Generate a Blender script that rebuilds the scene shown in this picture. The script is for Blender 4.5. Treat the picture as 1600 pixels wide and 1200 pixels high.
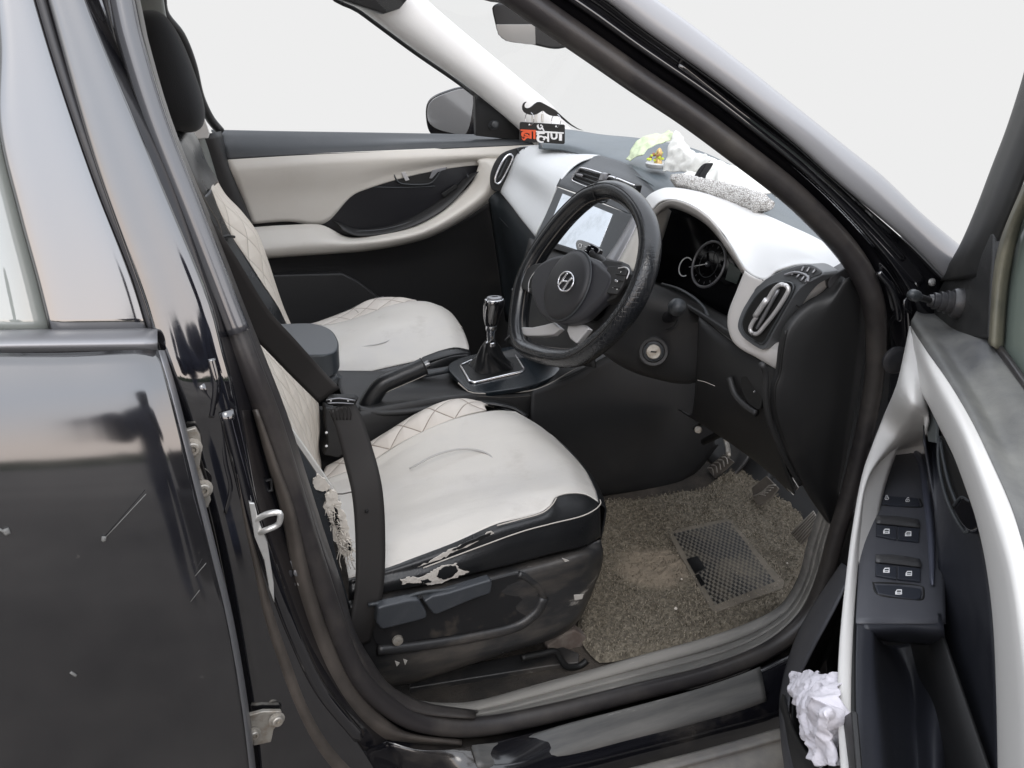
import bpy, bmesh, math, random
from math import sin, cos, pi, radians, sqrt
from mathutils import Vector as V, noise
random.seed(7)
S = bpy.context.scene
for o in list(bpy.data.objects): bpy.data.objects.remove(o)
# ---------------------------------------------------------------- camera
CP = V((-0.724, -0.742, 1.383)); YAW, PIT, ROL, FPX = 0.437, 0.404, 0.043, 1280.0
fw = V((sin(YAW)*cos(PIT), cos(YAW)*cos(PIT), -sin(PIT)))
r0 = fw.cross(V((0, 0, 1))).normalized(); u0 = r0.cross(fw)
rt = r0*cos(ROL) + u0*sin(ROL); up = u0*cos(ROL) - r0*sin(ROL)
cam = bpy.data.cameras.new('camera'); cam.sensor_width = 36; cam.lens = FPX/1600*36
cam.clip_start = .02; cam.clip_end = 400
co = bpy.data.objects.new('camera', cam); S.collection.objects.link(co)
from mathutils import Matrix
co.matrix_world = Matrix(((rt.x, up.x, -fw.x, CP.x), (rt.y, up.y, -fw.y, CP.y), (rt.z, up.z, -fw.z, CP.z), (0, 0, 0, 1)))
S.camera = co
# ---------------------------------------------------------------- sky and sun (overcast, hazy white)
SUN_EL, SUN_AZ = radians(48), radians(200)
w = bpy.data.worlds.new('World'); S.world = w; w.use_nodes = True
nt = w.node_tree; nt.nodes.clear(); N = nt.nodes.new; Lk = nt.links.new
wout = N('ShaderNodeOutputWorld'); bg = N('ShaderNodeBackground'); sky = N('ShaderNodeTexSky')
sky.sky_type = 'NISHITA'; sky.sun_disc = False; sky.sun_elevation = SUN_EL; sky.sun_rotation = SUN_AZ
tc = N('ShaderNodeTexCoord'); sx = N('ShaderNodeSeparateXYZ'); Lk(tc.outputs['Generated'], sx.inputs[0])
mr = N('ShaderNodeMapRange'); mr.interpolation_type = 'SMOOTHSTEP'
mr.inputs['From Min'].default_value = .09; mr.inputs['From Max'].default_value = .5
Lk(sx.outputs['Z'], mr.inputs['Value'])
sc = N('ShaderNodeVectorMath'); sc.operation = 'SCALE'; sc.inputs['Scale'].default_value = .10
Lk(sky.outputs[0], sc.inputs[0])
ad = N('ShaderNodeVectorMath'); ad.operation = 'ADD'; ad.inputs[1].default_value = (1.74, 1.76, 1.80)  # cloud veil
Lk(sc.outputs[0], ad.inputs[0])
mx = N('ShaderNodeMix'); mx.data_type = 'RGBA'; mx.inputs[6].default_value = (.855, .855, .855, 1)
mb_ = N('ShaderNodeMapRange'); mb_.interpolation_type = 'SMOOTHSTEP'; mb_.inputs['From Min'].default_value = -.15; mb_.inputs['From Max'].default_value = -.6; Lk(sx.outputs['Y'], mb_.inputs['Value'])
mz_ = N('ShaderNodeMapRange'); mz_.inputs['From Min'].default_value = -.02; mz_.inputs['From Max'].default_value = .03; Lk(sx.outputs['Z'], mz_.inputs['Value'])
mm_ = N('ShaderNodeMath'); mm_.operation = 'MULTIPLY'; Lk(mb_.outputs[0], mm_.inputs[0]); Lk(mz_.outputs[0], mm_.inputs[1])
hz = N('ShaderNodeMix'); hz.data_type = 'RGBA'; hz.inputs[6].default_value = (.855, .855, .855, 1); hz.inputs[7].default_value = (2.7, 2.38, 2.2, 1); Lk(mm_.outputs[0], hz.inputs[0]); Lk(hz.outputs[2], mx.inputs[6])  # warm bright horizon behind the camera
Lk(mr.outputs[0], mx.inputs[0]); Lk(ad.outputs[0], mx.inputs[7]); Lk(mx.outputs[2], bg.inputs[0])
bg.inputs[1].default_value = 1.0; Lk(bg.outputs[0], wout.inputs[0])
sl = bpy.data.lights.new('sun', 'SUN'); sl.energy = .7; sl.angle = radians(25); sl.color = (1, .97, .93)
so = bpy.data.objects.new('sun', sl); S.collection.objects.link(so)
sd = V((sin(SUN_AZ)*cos(SUN_EL), cos(SUN_AZ)*cos(SUN_EL), sin(SUN_EL)))
so.rotation_euler = sd.to_track_quat('Z', 'Y').to_euler(); so.location = sd*6
S.view_settings.view_transform = 'Standard'; S.view_settings.look = 'None'; S.view_settings.exposure = 0; S.view_settings.gamma = 1
S.render.resolution_x, S.render.resolution_y = 1024, 768

# ---------------------------------------------------------------- projection helpers: photo pixel + real plane -> point
def ray(px, py): return fw + rt*((px-800)/FPX) - up*((py-600)/FPX)
def G(px, py, p0, n):
    d = ray(px, py); return CP + d*((V(p0)-CP).dot(n)/d.dot(n))
def Y(px, py, y): return G(px, py, (0, y, 0), V((0, 1, 0)))
def X(px, py, x): return G(px, py, (x, 0, 0), V((1, 0, 0)))
def Z(px, py, z): return G(px, py, (0, 0, z), V((0, 0, 1)))
def Q(px, py, off=.05):            # driver-side body: upright below the belt, leaning in above it
    p = Y(px, py, off)
    if p.z > 1.05:
        n = V((0, 1, -.30)).normalized(); p = G(px, py, (0, off, 1.05), n)
    return p
def F(px, py, off=1.62):           # passenger side mirror image of that
    p = Y(px, py, off)
    if p.z > 1.08:
        n = V((0, 1, .30)).normalized(); p = G(px, py, (0, off, 1.08), n)
    return p
DN = V((-.78, .62, 0)).normalized(); DP0 = V((.27, .03, 0))
def D(px, py, off=0.): return G(px, py, DP0+DN*off, DN)   # plane of the open driver's door
WT = radians(24); WC = V((0, .525, .961)); WU = V((sin(WT), 0, cos(WT))); WR = V((0, -1, 0)); WN = V((-cos(WT), 0, sin(WT)))
def W(px, py, off=0.): return G(px, py, WC+WN*off, WN)     # steering wheel plane
def L(fn, pts, off=None): return [fn(*p) if len(p) == 3 else fn(p[0], p[1], off) if off is not None else fn(*p) for p in pts]

# ---------------------------------------------------------------- curves
def crv(pts, n, closed=False):
    """Catmull-Rom through pts, resampled evenly to n points."""
    P = [V(p) for p in pts]; k = len(P); out = []
    if k == 1: return [P[0]]*n
    segs = k if closed else k-1
    for i in range(segs):
        if closed: a, b, c, d = P[(i-1) % k], P[i], P[(i+1) % k], P[(i+2) % k]
        else:
            b, c = P[i], P[i+1]; a = P[i-1] if i else b*2-c; d = P[i+2] if i+2 < k else c*2-b
        for j in range(16):
            t = j/16; t2, t3 = t*t, t*t*t
            # monotone-ish: scale tangents by the local segment length
            l = (c-b).length; la = (b-a).length; lc = (d-c).length
            m1 = (c-a)*(l/(l+la+1e-9)); m2 = (d-b)*(l/(l+lc+1e-9))
            out.append(b*(2*t3-3*t2+1)+m1*(t3-2*t2+t)+c*(-2*t3+3*t2)+m2*(t3-t2))
    out.append(P[0].copy() if closed else P[-1])
    D_ = [0]
    for i in range(1, len(out)): D_.append(D_[-1]+(out[i]-out[i-1]).length)
    T = D_[-1] or 1; res = []; j = 0
    m = n if closed else n-1
    for i in range(n):
        s = T*i/m
        while j < len(D_)-2 and D_[j+1] < s: j += 1
        t = (s-D_[j])/max(D_[j+1]-D_[j], 1e-9); res.append(out[j].lerp(out[j+1], min(max(t, 0), 1)))
    return res
def spl(pts, m):
    """Catmull-Rom through pts, m steps per span (keeps the knots)."""
    P = [V(p) for p in pts]; k = len(P); out = []
    for i in range(k-1):
        b, c = P[i], P[i+1]; a = P[i-1] if i else b*2-c; d = P[i+2] if i+2 < k else c*2-b
        l = (c-b).length; la = (b-a).length; lc = (d-c).length
        m1 = (c-a)*(l/(l+la+1e-9)); m2 = (d-b)*(l/(l+lc+1e-9))
        for j in range(m):
            t = j/m; t2, t3 = t*t, t*t*t
            out.append(b*(2*t3-3*t2+1)+m1*(t3-2*t2+t)+c*(-2*t3+3*t2)+m2*(t3-t2))
    out.append(P[-1]); return out

# ---------------------------------------------------------------- objects
def wloc(o):
    l = V(o.location); return l+wloc(o.parent) if o.parent else l
def thing(name, label, cat, loc, group=None):
    o = bpy.data.objects.new(name, None); o.empty_display_size = .1; S.collection.objects.link(o); o.location = loc
    o['label'] = label; o['category'] = cat
    if group: o['group'] = group
    return o
def mk(name, vs, fs, mat, parent=None, smooth=True, uv=None, bevel=0, thick=0, label=None, sub=0, seg=2, ang=40, mats=None, midx=None):
    vs = [V(v) for v in vs]; c = sum(vs, V())/len(vs)
    me = bpy.data.meshes.new(name); me.from_pydata([v-c for v in vs], [], fs)
    o = bpy.data.objects.new(name, me); S.collection.objects.link(o)
    if parent: o.parent = parent; o.location = c-wloc(parent)
    else: o.location = c
    me.materials.append(mat)
    if mats:
        for x in mats: me.materials.append(x)
        for p, k in zip(me.polygons, midx): p.material_index = k
    if uv:
        ul = me.uv_layers.new(name='UVMap')
        for lp in me.loops: ul.data[lp.index].uv = uv[lp.vertex_index]
    bm = bmesh.new(); bm.from_mesh(me); bmesh.ops.recalc_face_normals(bm, faces=bm.faces); bm.to_mesh(me); bm.free()
    if smooth:
        for p in me.polygons: p.use_smooth = True
    if thick:
        md = o.modifiers.new('s', 'SOLIDIFY'); md.thickness = thick; md.offset = 0
    if bevel:
        md = o.modifiers.new('b', 'BEVEL'); md.width = bevel; md.segments = seg; md.limit_method = 'ANGLE'; md.angle_limit = radians(35); md.harden_normals = True
        if not smooth:
            for p in me.polygons: p.use_smooth = True
    if sub:
        md = o.modifiers.new('u', 'SUBSURF'); md.levels = md.render_levels = sub
    if label: o['label'] = label
    return o
def gridf(nu, nv, cu=False, off=0):
    fs = []
    for i in range(nu if cu else nu-1):
        for j in range(nv-1):
            a = i*nv+j; b = ((i+1) % nu)*nv+j; fs.append((off+a, off+b, off+b+1, off+a+1))
    return fs
def loft(name, curves, mat, parent=None, n=40, m=5, thick=.003, label=None, disp=None, lin=False):
    """skin through several curves; uv in metres (u along, v across)"""
    R = [crv(c, n) for c in curves] if n > 0 else [spl(c, -n) for c in curves]; cols = []; n = len(R[0])
    for j in range(n):
        k = [r[j] for r in R]
        if lin:
            c = []
            for a, b in zip(k, k[1:]): c += [a.lerp(b, t/m) for t in range(m)]
            cols.append(c+[k[-1]])
        else: cols.append(spl(k, m))
    nv = len(cols[0]); mid = nv//2; vs = []; uv = []; ul = 0
    for i, c in enumerate(cols):
        if i: ul += (c[mid]-cols[i-1][mid]).length
        vl = 0
        for j, p in enumerate(c):
            if j: vl += (p-c[j-1]).length
            vs.append(p); uv.append((ul, vl))
    if disp:
        vs = [p+disp(p, u) for p, u in zip(vs, uv)]
    return mk(name, vs, gridf(n, nv), mat, parent, uv=uv, thick=thick, label=label)
def sweep(name, path, prof, mat, parent=None, n=60, closed=False, ref=V((0, -1, 0)), label=None, scale=None, raw=False):
    """profile [(a,b)] in metres: a along (tangent x ref), b along ref-ish"""
    P = path if raw else crv(path, n, closed); n = len(P); vs = []; k = len(prof); uv = []; ul = 0
    for i, p in enumerate(P):
        t = (P[(i+1) % n]-P[i-1]) if closed else (P[min(i+1, n-1)]-P[max(i-1, 0)])
        t.normalize(); a = t.cross(ref).normalized(); b = a.cross(t); s = scale(i/(n-1)) if scale else 1
        if i: ul += (p-P[i-1]).length
        for q, (x, y) in enumerate(prof): vs.append(p+a*x*s+b*y*s); uv.append((ul, q/k*.1))
    fs = []
    for i in range(n if closed else n-1):
        for j in range(k):
            a0 = i*k+j; a1 = i*k+(j+1) % k; b0 = ((i+1) % n)*k+j; b1 = ((i+1) % n)*k+(j+1) % k; fs.append((a0, a1, b1, b0))
    if not closed: fs += [tuple(range(k)), tuple(range((n-1)*k, n*k))]
    return mk(name, vs, fs, mat, parent, uv=uv, label=label)
def circ(r, k=12, ry=None): return [(r*cos(2*pi*i/k), (ry or r)*sin(2*pi*i/k)) for i in range(k)]
def tube(name, path, r, mat, parent=None, n=24, closed=False, ref=V((0, -1, 0)), k=8, **kw):
    return sweep(name, path, circ(r, k), mat, parent, n, closed, ref, **kw)
def prism(name, outl, dvec, mat, parent=None, bevel=.002, seg=2, label=None, sm=0):
    """extruded outline; sm>0: outline smoothed to sm points"""
    P = crv(outl, sm, True) if sm else [V(p) for p in outl]
    n = len(P); vs = P+[p+dvec for p in P]
    fs = [tuple(range(n)), tuple(range(2*n-1, n-1, -1))]+[(i, (i+1) % n, n+(i+1) % n, n+i) for i in range(n)]
    return mk(name, vs, fs, mat, parent, smooth=False, bevel=bevel, seg=seg, label=label)
def frame3(axis):
    a = V(axis).normalized(); h = V((0, 0, 1)) if abs(a.z) < .9 else V((1, 0, 0)); x = h.cross(a).normalized(); return x, a.cross(x), a
def lathe(name, org, axis, prof, mat, parent=None, k=28, label=None, sx=1, sy=1, xdir=None, close=True):
    """prof [(r, h)] along the axis"""
    x, y, a = frame3(axis)
    if xdir is not None: x = (V(xdir)-a*V(xdir).dot(a)).normalized(); y = a.cross(x)
    vs = []; m = len(prof)
    for i in range(k):
        t = 2*pi*i/k
        for r, h in prof: vs.append(V(org)+x*(cos(t)*r*sx)+y*(sin(t)*r*sy)+a*h)
    fs = []
    for i in range(k):
        for j in range(m-1): fs.append((i*m+j, ((i+1) % k)*m+j, ((i+1) % k)*m+j+1, i*m+j+1))
    if close:
        if prof[0][0] > 1e-6: fs.append(tuple(i*m for i in range(k)))
        if prof[-1][0] > 1e-6: fs.append(tuple(i*m+m-1 for i in range(k)))
    o = mk(name, vs, fs, mat, parent, label=label)
    md = o.modifiers.new('e', 'EDGE_SPLIT'); md.split_angle = radians(38)
    return o
def ring(name, org, axis, R, r, mat, parent=None, k=36, sx=1, sy=1, xdir=None, label=None):
    x, y, a = frame3(axis)
    if xdir is not None: x = (V(xdir)-a*V(xdir).dot(a)).normalized(); y = a.cross(x)
    path = [V(org)+x*(cos(2*pi*i/k)*R*sx)+y*(sin(2*pi*i/k)*R*sy) for i in range(k)]
    return sweep(name, path, circ(r, 8), mat, parent, closed=True, ref=a, raw=True, label=label)
def rbox(name, c, ax, ay, az, mat, parent=None, bevel=.004, seg=3, label=None):
    """box with half-axis vectors"""
    c = V(c); vs = [c+ax*i+ay*j+az*k for i in (-1, 1) for j in (-1, 1) for k in (-1, 1)]
    fs = [(0, 1, 3, 2), (4, 6, 7, 5), (0, 4, 5, 1), (2, 3, 7, 6), (0, 2, 6, 4), (1, 5, 7, 3)]
    return mk(name, vs, fs, mat, parent, smooth=False, bevel=bevel, seg=seg, label=label)
def band(name, path, hw, wdir, th, mat, parent=None, n=40, label=None):
    """flat strap: path, half width vector(s), thickness"""
    P = crv(path, n); Wd = crv(wdir, n) if isinstance(wdir, list) else [V(wdir)]*n; vs = []; uv = []; ul = 0
    for i, p in enumerate(P):
        t = (P[min(i+1, n-1)]-P[max(i-1, 0)]).normalized(); wv = (Wd[i]-t*Wd[i].dot(t)).normalized()
        h = hw(i/(n-1)) if callable(hw) else hw
        if i: ul += (p-P[i-1]).length
        for j in range(7): vs.append(p+wv*h*(j/3-1)); uv.append((ul, j/6*2*h))
    return mk(name, vs, gridf(n, 7), mat, parent, uv=uv, thick=th, label=label)

# ---------------------------------------------------------------- materials
def mat(name, col, rough=.5, metal=0, ior=1.5, coat=0, bump=None, dirt=None, dirt2=None, rvar=0, sheen=0, emit=None, coords='Object', stretch=None):
    """bump=(scale, strength); dirt=(colour, scale, low, high[, amount]) patches of dust with a shape of their own"""
    m = bpy.data.materials.new(name); m.use_nodes = True; t = m.node_tree; n = t.nodes.new; l = t.links.new
    b = t.nodes['Principled BSDF']; b.inputs['Base Color'].default_value = (*col, 1); b.inputs['Roughness'].default_value = rough
    b.inputs['Metallic'].default_value = metal; b.inputs['IOR'].default_value = ior; b.inputs['Coat Weight'].default_value = coat
    b.inputs['Coat Roughness'].default_value = .06
    if sheen: b.inputs['Sheen Weight'].default_value = sheen
    tcn = n('ShaderNodeTexCoord'); co_ = tcn.outputs[coords]
    if stretch:
        sm_ = n('ShaderNodeMapping'); sm_.inputs['Scale'].default_value = stretch; l(co_, sm_.inputs[0]); co_ = sm_.outputs[0]
    cur = None
    for k, d in enumerate((dirt, dirt2)):
        if not d: continue
        nz = n('ShaderNodeTexNoise'); nz.inputs['Scale'].default_value = d[1]; nz.inputs['Detail'].default_value = 7; nz.inputs['Roughness'].default_value = .65; l(co_, nz.inputs['Vector'])
        mp = n('ShaderNodeMapRange'); mp.inputs['From Min'].default_value = d[2]; mp.inputs['From Max'].default_value = d[3]; mp.inputs['To Max'].default_value = d[4] if len(d) > 4 else 1
        l(nz.outputs[0], mp.inputs['Value'])
        mi = n('ShaderNodeMix'); mi.data_type = 'RGBA'; mi.inputs[7].default_value = (*d[0], 1)
        if cur: l(cur, mi.inputs[6])
        else: mi.inputs[6].default_value = (*col, 1)
        l(mp.outputs[0], mi.inputs[0]); cur = mi.outputs[2]
        if k == 0:
            rm = n('ShaderNodeMapRange'); rm.inputs['To Min'].default_value = rough; rm.inputs['To Max'].default_value = min(1, rough+.3); l(mp.outputs[0], rm.inputs['Value']); l(rm.outputs[0], b.inputs['Roughness'])
    if cur: l(cur, b.inputs['Base Color'])
    if rvar and not dirt:
        nz = n('ShaderNodeTexNoise'); nz.inputs['Scale'].default_value = 14; nz.inputs['Detail'].default_value = 5; l(co_, nz.inputs['Vector'])
        rm = n('ShaderNodeMapRange'); rm.inputs['From Min'].default_value = .3; rm.inputs['From Max'].default_value = .7
        rm.inputs['To Min'].default_value = max(0, rough-rvar); rm.inputs['To Max'].default_value = rough+rvar; l(nz.outputs[0], rm.inputs['Value']); l(rm.outputs[0], b.inputs['Roughness'])
    if bump:
        nz = n('ShaderNodeTexNoise'); nz.inputs['Scale'].default_value = bump[0]; nz.inputs['Detail'].default_value = 3; l(co_, nz.inputs['Vector'])
        bp = n('ShaderNodeBump'); bp.inputs['Strength'].default_value = bump[1]; bp.inputs['Distance'].default_value = bump[2] if len(bump) > 2 else .001
        l(nz.outputs[0], bp.inputs['Height']); l(bp.outputs[0], b.inputs['Normal'])
    if emit: b.inputs['Emission Color'].default_value = (*emit[0], 1); b.inputs['Emission Strength'].default_value = emit[1]
    return m
DUST = (.17, .15, .125)
M = {}
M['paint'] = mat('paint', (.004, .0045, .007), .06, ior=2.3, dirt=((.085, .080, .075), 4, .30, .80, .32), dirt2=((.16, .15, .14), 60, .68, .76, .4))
M['paint2'] = mat('paint2', (.006, .006, .008), .13, ior=1.75, dirt=(DUST, 6, .52, .8, .45))
M['gloss'] = mat('gloss', (.006, .006, .008), .05, ior=2.2)
M['pillargloss'] = mat('pillargloss', (.006, .006, .008), .06, ior=2.5, dirt=((.08, .075, .07), 8, .55, .8, .4))
M['pillarpaint'] = mat('pillarpaint', (.016, .015, .016), .10, ior=2.95, dirt=((.3, .3, .32), 9, .6, .8, .15))
M['rubber'] = mat('rubber', (.026, .0235, .024), .36, bump=(500, .2), dirt=(DUST, 7, .45, .8, .35))
M['rubberfin'] = mat('rubberfin', (.035, .035, .038), .33, dirt=(DUST, 8, .5, .8, .3))
M['plastic'] = mat('plastic', (.020, .020, .0205), .5, bump=(900, .25), dirt=((.09, .08, .07), 6, .55, .9, .4))
M['plasticd'] = mat('plasticd', (.0135, .0135, .014), .5, bump=(900, .3), dirt=((.05, .046, .040), 6, .55, .9, .5))
M['plastict'] = mat('plastict', (.03, .034, .038), .42, bump=(900, .3), dirt=((.12, .12, .12), 5, .5, .9, .4))
M['plasticdirty'] = mat('plasticdirty', (.026, .026, .027), .36, bump=(500, .3), dirt=((.14, .12, .10), 7, .48, .72, .7), dirt2=((.38, .36, .33), 16, .63, .70, .7), stretch=(.6, 1, 1.6))
M['sill'] = mat('sill', (.07, .07, .068), .45, bump=(300, .3), dirt=((.29, .275, .25), 6, .30, .62, .85), dirt2=((.50, .47, .42), 26, .62, .72, .7), stretch=(.35, 2.2, 2.2))
M['cream'] = mat('cream', (.57, .545, .50), .45, bump=(1100, .25), dirt=((.48, .44, .38), 4, .45, .9, .5))
M['creamd'] = mat('creamd', (.70, .69, .675), .42, bump=(1100, .2), dirt=((.56, .53, .49), 5, .55, .9, .4))
M['white'] = mat('white', (.72, .72, .71), .4, bump=(900, .15))
M['leatherb'] = mat('leatherb', (.010, .0105, .0115), .32, bump=(260, .5, .0008), rvar=.08)
M['rimleather'] = mat('rimleather', (.009, .0095, .011), .28, bump=(120, .35, .0008), rvar=.1)
M['chrome'] = mat('chrome', (.75, .75, .77), .18, 1)
M['silver'] = mat('silver', (.62, .61, .61), .38, .6)
M['satin'] = mat('satin', (.24, .24, .25), .38, .6)
M['rust'] = mat('rust', (.42, .40, .36), .45, .6, dirt=((.20, .15, .10), 60, .45, .7, .8))
M['zinc'] = mat('zinc', (.7, .7, .68), .3, .7, dirt=((.3, .28, .25), 50, .55, .7, .6))
M['black'] = mat('black', (.004, .004, .004), .6)
M['fabric'] = mat('fabric', (.012, .013, .015), .9, bump=(700, .5), sheen=.1)
M['strap'] = mat('strap', (.022, .020, .019), .55)
M['glass'] = None
M['stitch'] = mat('stitch', (.45, .42, .38), .8)
M['stitchd'] = mat('stitchd', (.10, .09, .08), .8)
M['wtext'] = mat('wtext', (.8, .8, .8), .5)
M['orange'] = mat('orange', (.75, .10, .03), .5)
M['signb'] = mat('signb', (.006, .006, .006), .35)
M['cloth'] = mat('cloth', (.80, .80, .76), .9, bump=(120, .4, .003))
M['clothg'] = mat('clothg', (.62, .70, .48), .9, bump=(150, .4, .003))
M['clothp'] = mat('clothp', (.66, .635, .68), .9, bump=(140, .5, .003), dirt=((.4, .38, .4), 20, .55, .8, .5))
M['lining'] = mat('lining', (.50, .47, .43), .95, bump=(180, .8, .002), dirt=((.28, .25, .22), 40, .5, .75, .6))
M['foam'] = mat('foam', (.64, .59, .52), .95, bump=(120, .8, .003))
M['mirror'] = mat('mirror', (.36, .36, .36), .12, .5)
M['navy'] = mat('navy', (.022, .0235, .030), .38, bump=(900, .2), dirt=((.045, .046, .055), 8, .5, .9, .5))
M['ground'] = mat('ground', (.125, .115, .105), .95, bump=(8, .5, .02), dirt=((.06, .055, .05), .8, .4, .7))
M['foliage'] = mat('foliage', (.05, .07, .035), .9, bump=(5, .8, .05))
M['carpet'] = mat('carpet', (.020, .018, .016), 1, bump=(400, .8, .003), dirt=((.10, .082, .066), 5, .42, .75))  # base darkened to paint in the shade under the seats; brown patches are dust

def ntree(m): return m.node_tree, m.node_tree.nodes.new, m.node_tree.links.new, m.node_tree.nodes['Principled BSDF']
# window glass: clear sheet with a grazing reflection
gm = bpy.data.materials.new('glass'); gm.use_nodes = True; t = gm.node_tree; t.nodes.clear()
o_ = t.nodes.new('ShaderNodeOutputMaterial'); a_ = t.nodes.new('ShaderNodeBsdfTransparent'); g_ = t.nodes.new('ShaderNodeBsdfGlossy'); x_ = t.nodes.new('ShaderNodeMixShader'); f_ = t.nodes.new('ShaderNodeFresnel')
g_.inputs['Roughness'].default_value = .02; a_.inputs[0].default_value = (.985, .99, .99, 1)
x_.inputs[0].default_value = .03; t.nodes.remove(f_); t.links.new(a_.outputs[0], x_.inputs[1]); t.links.new(g_.outputs[0], x_.inputs[2]); t.links.new(x_.outputs[0], o_.inputs[0]); M['glass'] = gm
# quilted leather: diamond seams pressed into cream leather (uv metres)
def quilt(name, col, du, dv, seamcol, ang=1.0):
    m = mat(name, col, .48, dirt=((col[0]*.8, col[1]*.76, col[2]*.7), 6, .5, .9, .5)); t, n, l, b = ntree(m)
    uvn = n('ShaderNodeUVMap'); sp = n('ShaderNodeSeparateXYZ'); l(uvn.outputs[0], sp.inputs[0])
    def mth(op, a, b_=None, c=None):
        q = n('ShaderNodeMath'); q.operation = op
        for i, v in enumerate((a, b_, c)):
            if v is None: continue
            if isinstance(v, (int, float)): q.inputs[i].default_value = v
            else: l(v, q.inputs[i])
        return q.outputs[0]
    uu = mth('DIVIDE', sp.outputs[0], du); vv = mth('DIVIDE', sp.outputs[1], dv)
    ds = []
    for s in (1, -1):
        z = mth('ADD', uu, mth('MULTIPLY', vv, s)); fr = mth('FRACT', z); ds.append(mth('ABSOLUTE', mth('SUBTRACT', fr, .5)))
    # distance from the seam = .5-|fr-.5| ; pillow height
    e = [mth('SUBTRACT', .5, d) for d in ds]; mn = mth('MINIMUM', e[0], e[1])
    h = mth('POWER', mth('MULTIPLY', mn, 2), .45)
    seam = mth('LESS_THAN', mn, .022)
    bp = n('ShaderNodeBump'); bp.inputs['Strength'].default_value = .9; bp.inputs['Distance'].default_value = .004; l(h, bp.inputs['Height']); l(bp.outputs[0], b.inputs['Normal'])
    src = b.inputs['Base Color'].links[0].from_socket
    mi = n('ShaderNodeMix'); mi.data_type = 'RGBA'; l(seam, mi.inputs[0]); l(src, mi.inputs[6]); mi.inputs[7].default_value = (*seamcol, 1); l(mi.outputs[2], b.inputs['Base Color'])
    return m
M['quilt'] = quilt('quilt', (.61, .565, .515), .075, .085, (.30, .25, .21))
M['quiltb'] = quilt('quiltb', (.64, .58, .50), .09, .07, (.42, .37, .31))
# seat leather: soft, creased, slightly stained
def seatleather():
    m = mat('seatleather', (.565, .54, .50), .46, dirt=((.48, .47, .47), 5, .5, .8, .55), dirt2=((.38, .35, .315), 14, .58, .78, .5)); t, n, l, b = ntree(m)
    tcn = n('ShaderNodeTexCoord'); mp = n('ShaderNodeMapping'); mp.inputs['Scale'].default_value = (5, 9, 7); mp.inputs['Rotation'].default_value = (0, 0, .5); l(tcn.outputs['Object'], mp.inputs[0])
    nz = n('ShaderNodeTexNoise'); nz.inputs['Scale'].default_value = 1; nz.inputs['Detail'].default_value = 4; nz.inputs['Distortion'].default_value = .8; l(mp.outputs[0], nz.inputs['Vector'])
    bp = n('ShaderNodeBump'); bp.inputs['Strength'].default_value = .23; bp.inputs['Distance'].default_value = .012; l(nz.outputs[0], bp.inputs['Height'])
    n2 = n('ShaderNodeTexVoronoi'); n2.inputs['Scale'].default_value = 500; l(tcn.outputs['Object'], n2.inputs['Vector'])
    b2 = n('ShaderNodeBump'); b2.inputs['Strength'].default_value = .12; b2.inputs['Distance'].default_value = .0006; l(n2.outputs[0], b2.inputs['Height']); l(bp.outputs[0], b2.inputs['Normal']); l(b2.outputs[0], b.inputs['Normal'])
    return m
M['seat'] = seatleather()

exec_parts = []
# ================================================================ SETTING
def struct(o): o['kind'] = 'structure'; return o
gv = [(-60, -60, 0), (60, -60, 0), (60, 1.9, 0), (-60, 1.9, 0)]
struct(mk('ground', gv, [(0, 1, 2, 3)], M['ground'], smooth=False))

# hedge and trees across the road behind the camera (they show only as the dark band mirrored in the paint)
hv_, hf_ = [], []; rh = random.Random(11); HN = 240
for i in range(HN):
    x_ = -75+150*i/(HN-1); h_ = 2.6+2.2*noise.noise(V((x_*.13, 0, 5)))+1.6*noise.noise(V((x_*.5, 2, 5)))+.7*noise.noise(V((x_*1.7, 2, 5)))
    for j, (yy, zz) in enumerate(((-37, 0), (-37.4, .5), (-37.8, .85), (-39, 1.0), (-41, .6), (-42, 0))): hv_.append((x_, yy+.8*noise.noise(V((x_*.9, j, 1))), max(0, h_*zz+(.5*noise.noise(V((x_*1.3, j*2, 7))) if zz else 0))))
hg_ = mk('hedgerow', hv_, gridf(HN, 6), M['foliage'], smooth=False); hg_['kind'] = 'stuff'; hg_['label'] = 'dark hedgerow mirrored in the black paint'; hg_['category'] = 'hedge'
car = thing('car', 'black car with cream and black interior seen through its open front door', 'car', (0, .9, 0))
# ================================================================ BODY, DRIVER SIDE
def part(name, o_): return o_
# rear door: outer skin rolled inwards at the shoulder
gap = [(246, 548), (262, 600), (285, 690), (305, 770), (330, 870), (352, 960), (375, 1090), (392, 1230), (402, 1330)]
offs = [.051, .0345, .0155, .0055, .001, .0, .003, .010, .020]
cols = []
for f in (0, .1, .3, .55, .8, .95, 1):
    cols.append([Y(-520+(p[0]+520)*f, p[1]+(4 if f < .9 else 0), o-.004*sin(pi*min(f, 1)) + (.004 if f == 1 else 0)) for p, o in zip(gap, offs)])
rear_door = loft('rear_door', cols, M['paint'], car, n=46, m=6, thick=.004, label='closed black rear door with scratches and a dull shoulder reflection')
# folded front edge of the rear door
loft('door_edge', [L(Y, [(p[0], p[1], o+.004) for p, o in zip(gap, offs)]), L(Y, [(p[0]+5, p[1], o+.008) for p, o in zip(gap, offs)]), L(Y, [(p[0]+9, p[1], o+.022) for p, o in zip(gap, offs)])], M['satin'], rear_door, n=40, m=4)
# belt moulding
bm_ = [[Q(x, y, o) for x, y in ((-520, a), (-200, a+(b-a)*.4), (0, a+(b-a)*.72), (150, a+(b-a)*.9), (246, b))] for a, b, o in ((528, 514, .080), (534, 520, .054), (548, 536, .038), (562, 547, .043))]
loft('belt_moulding', bm_, M['satin'], rear_door, n=30, m=5)
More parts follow.
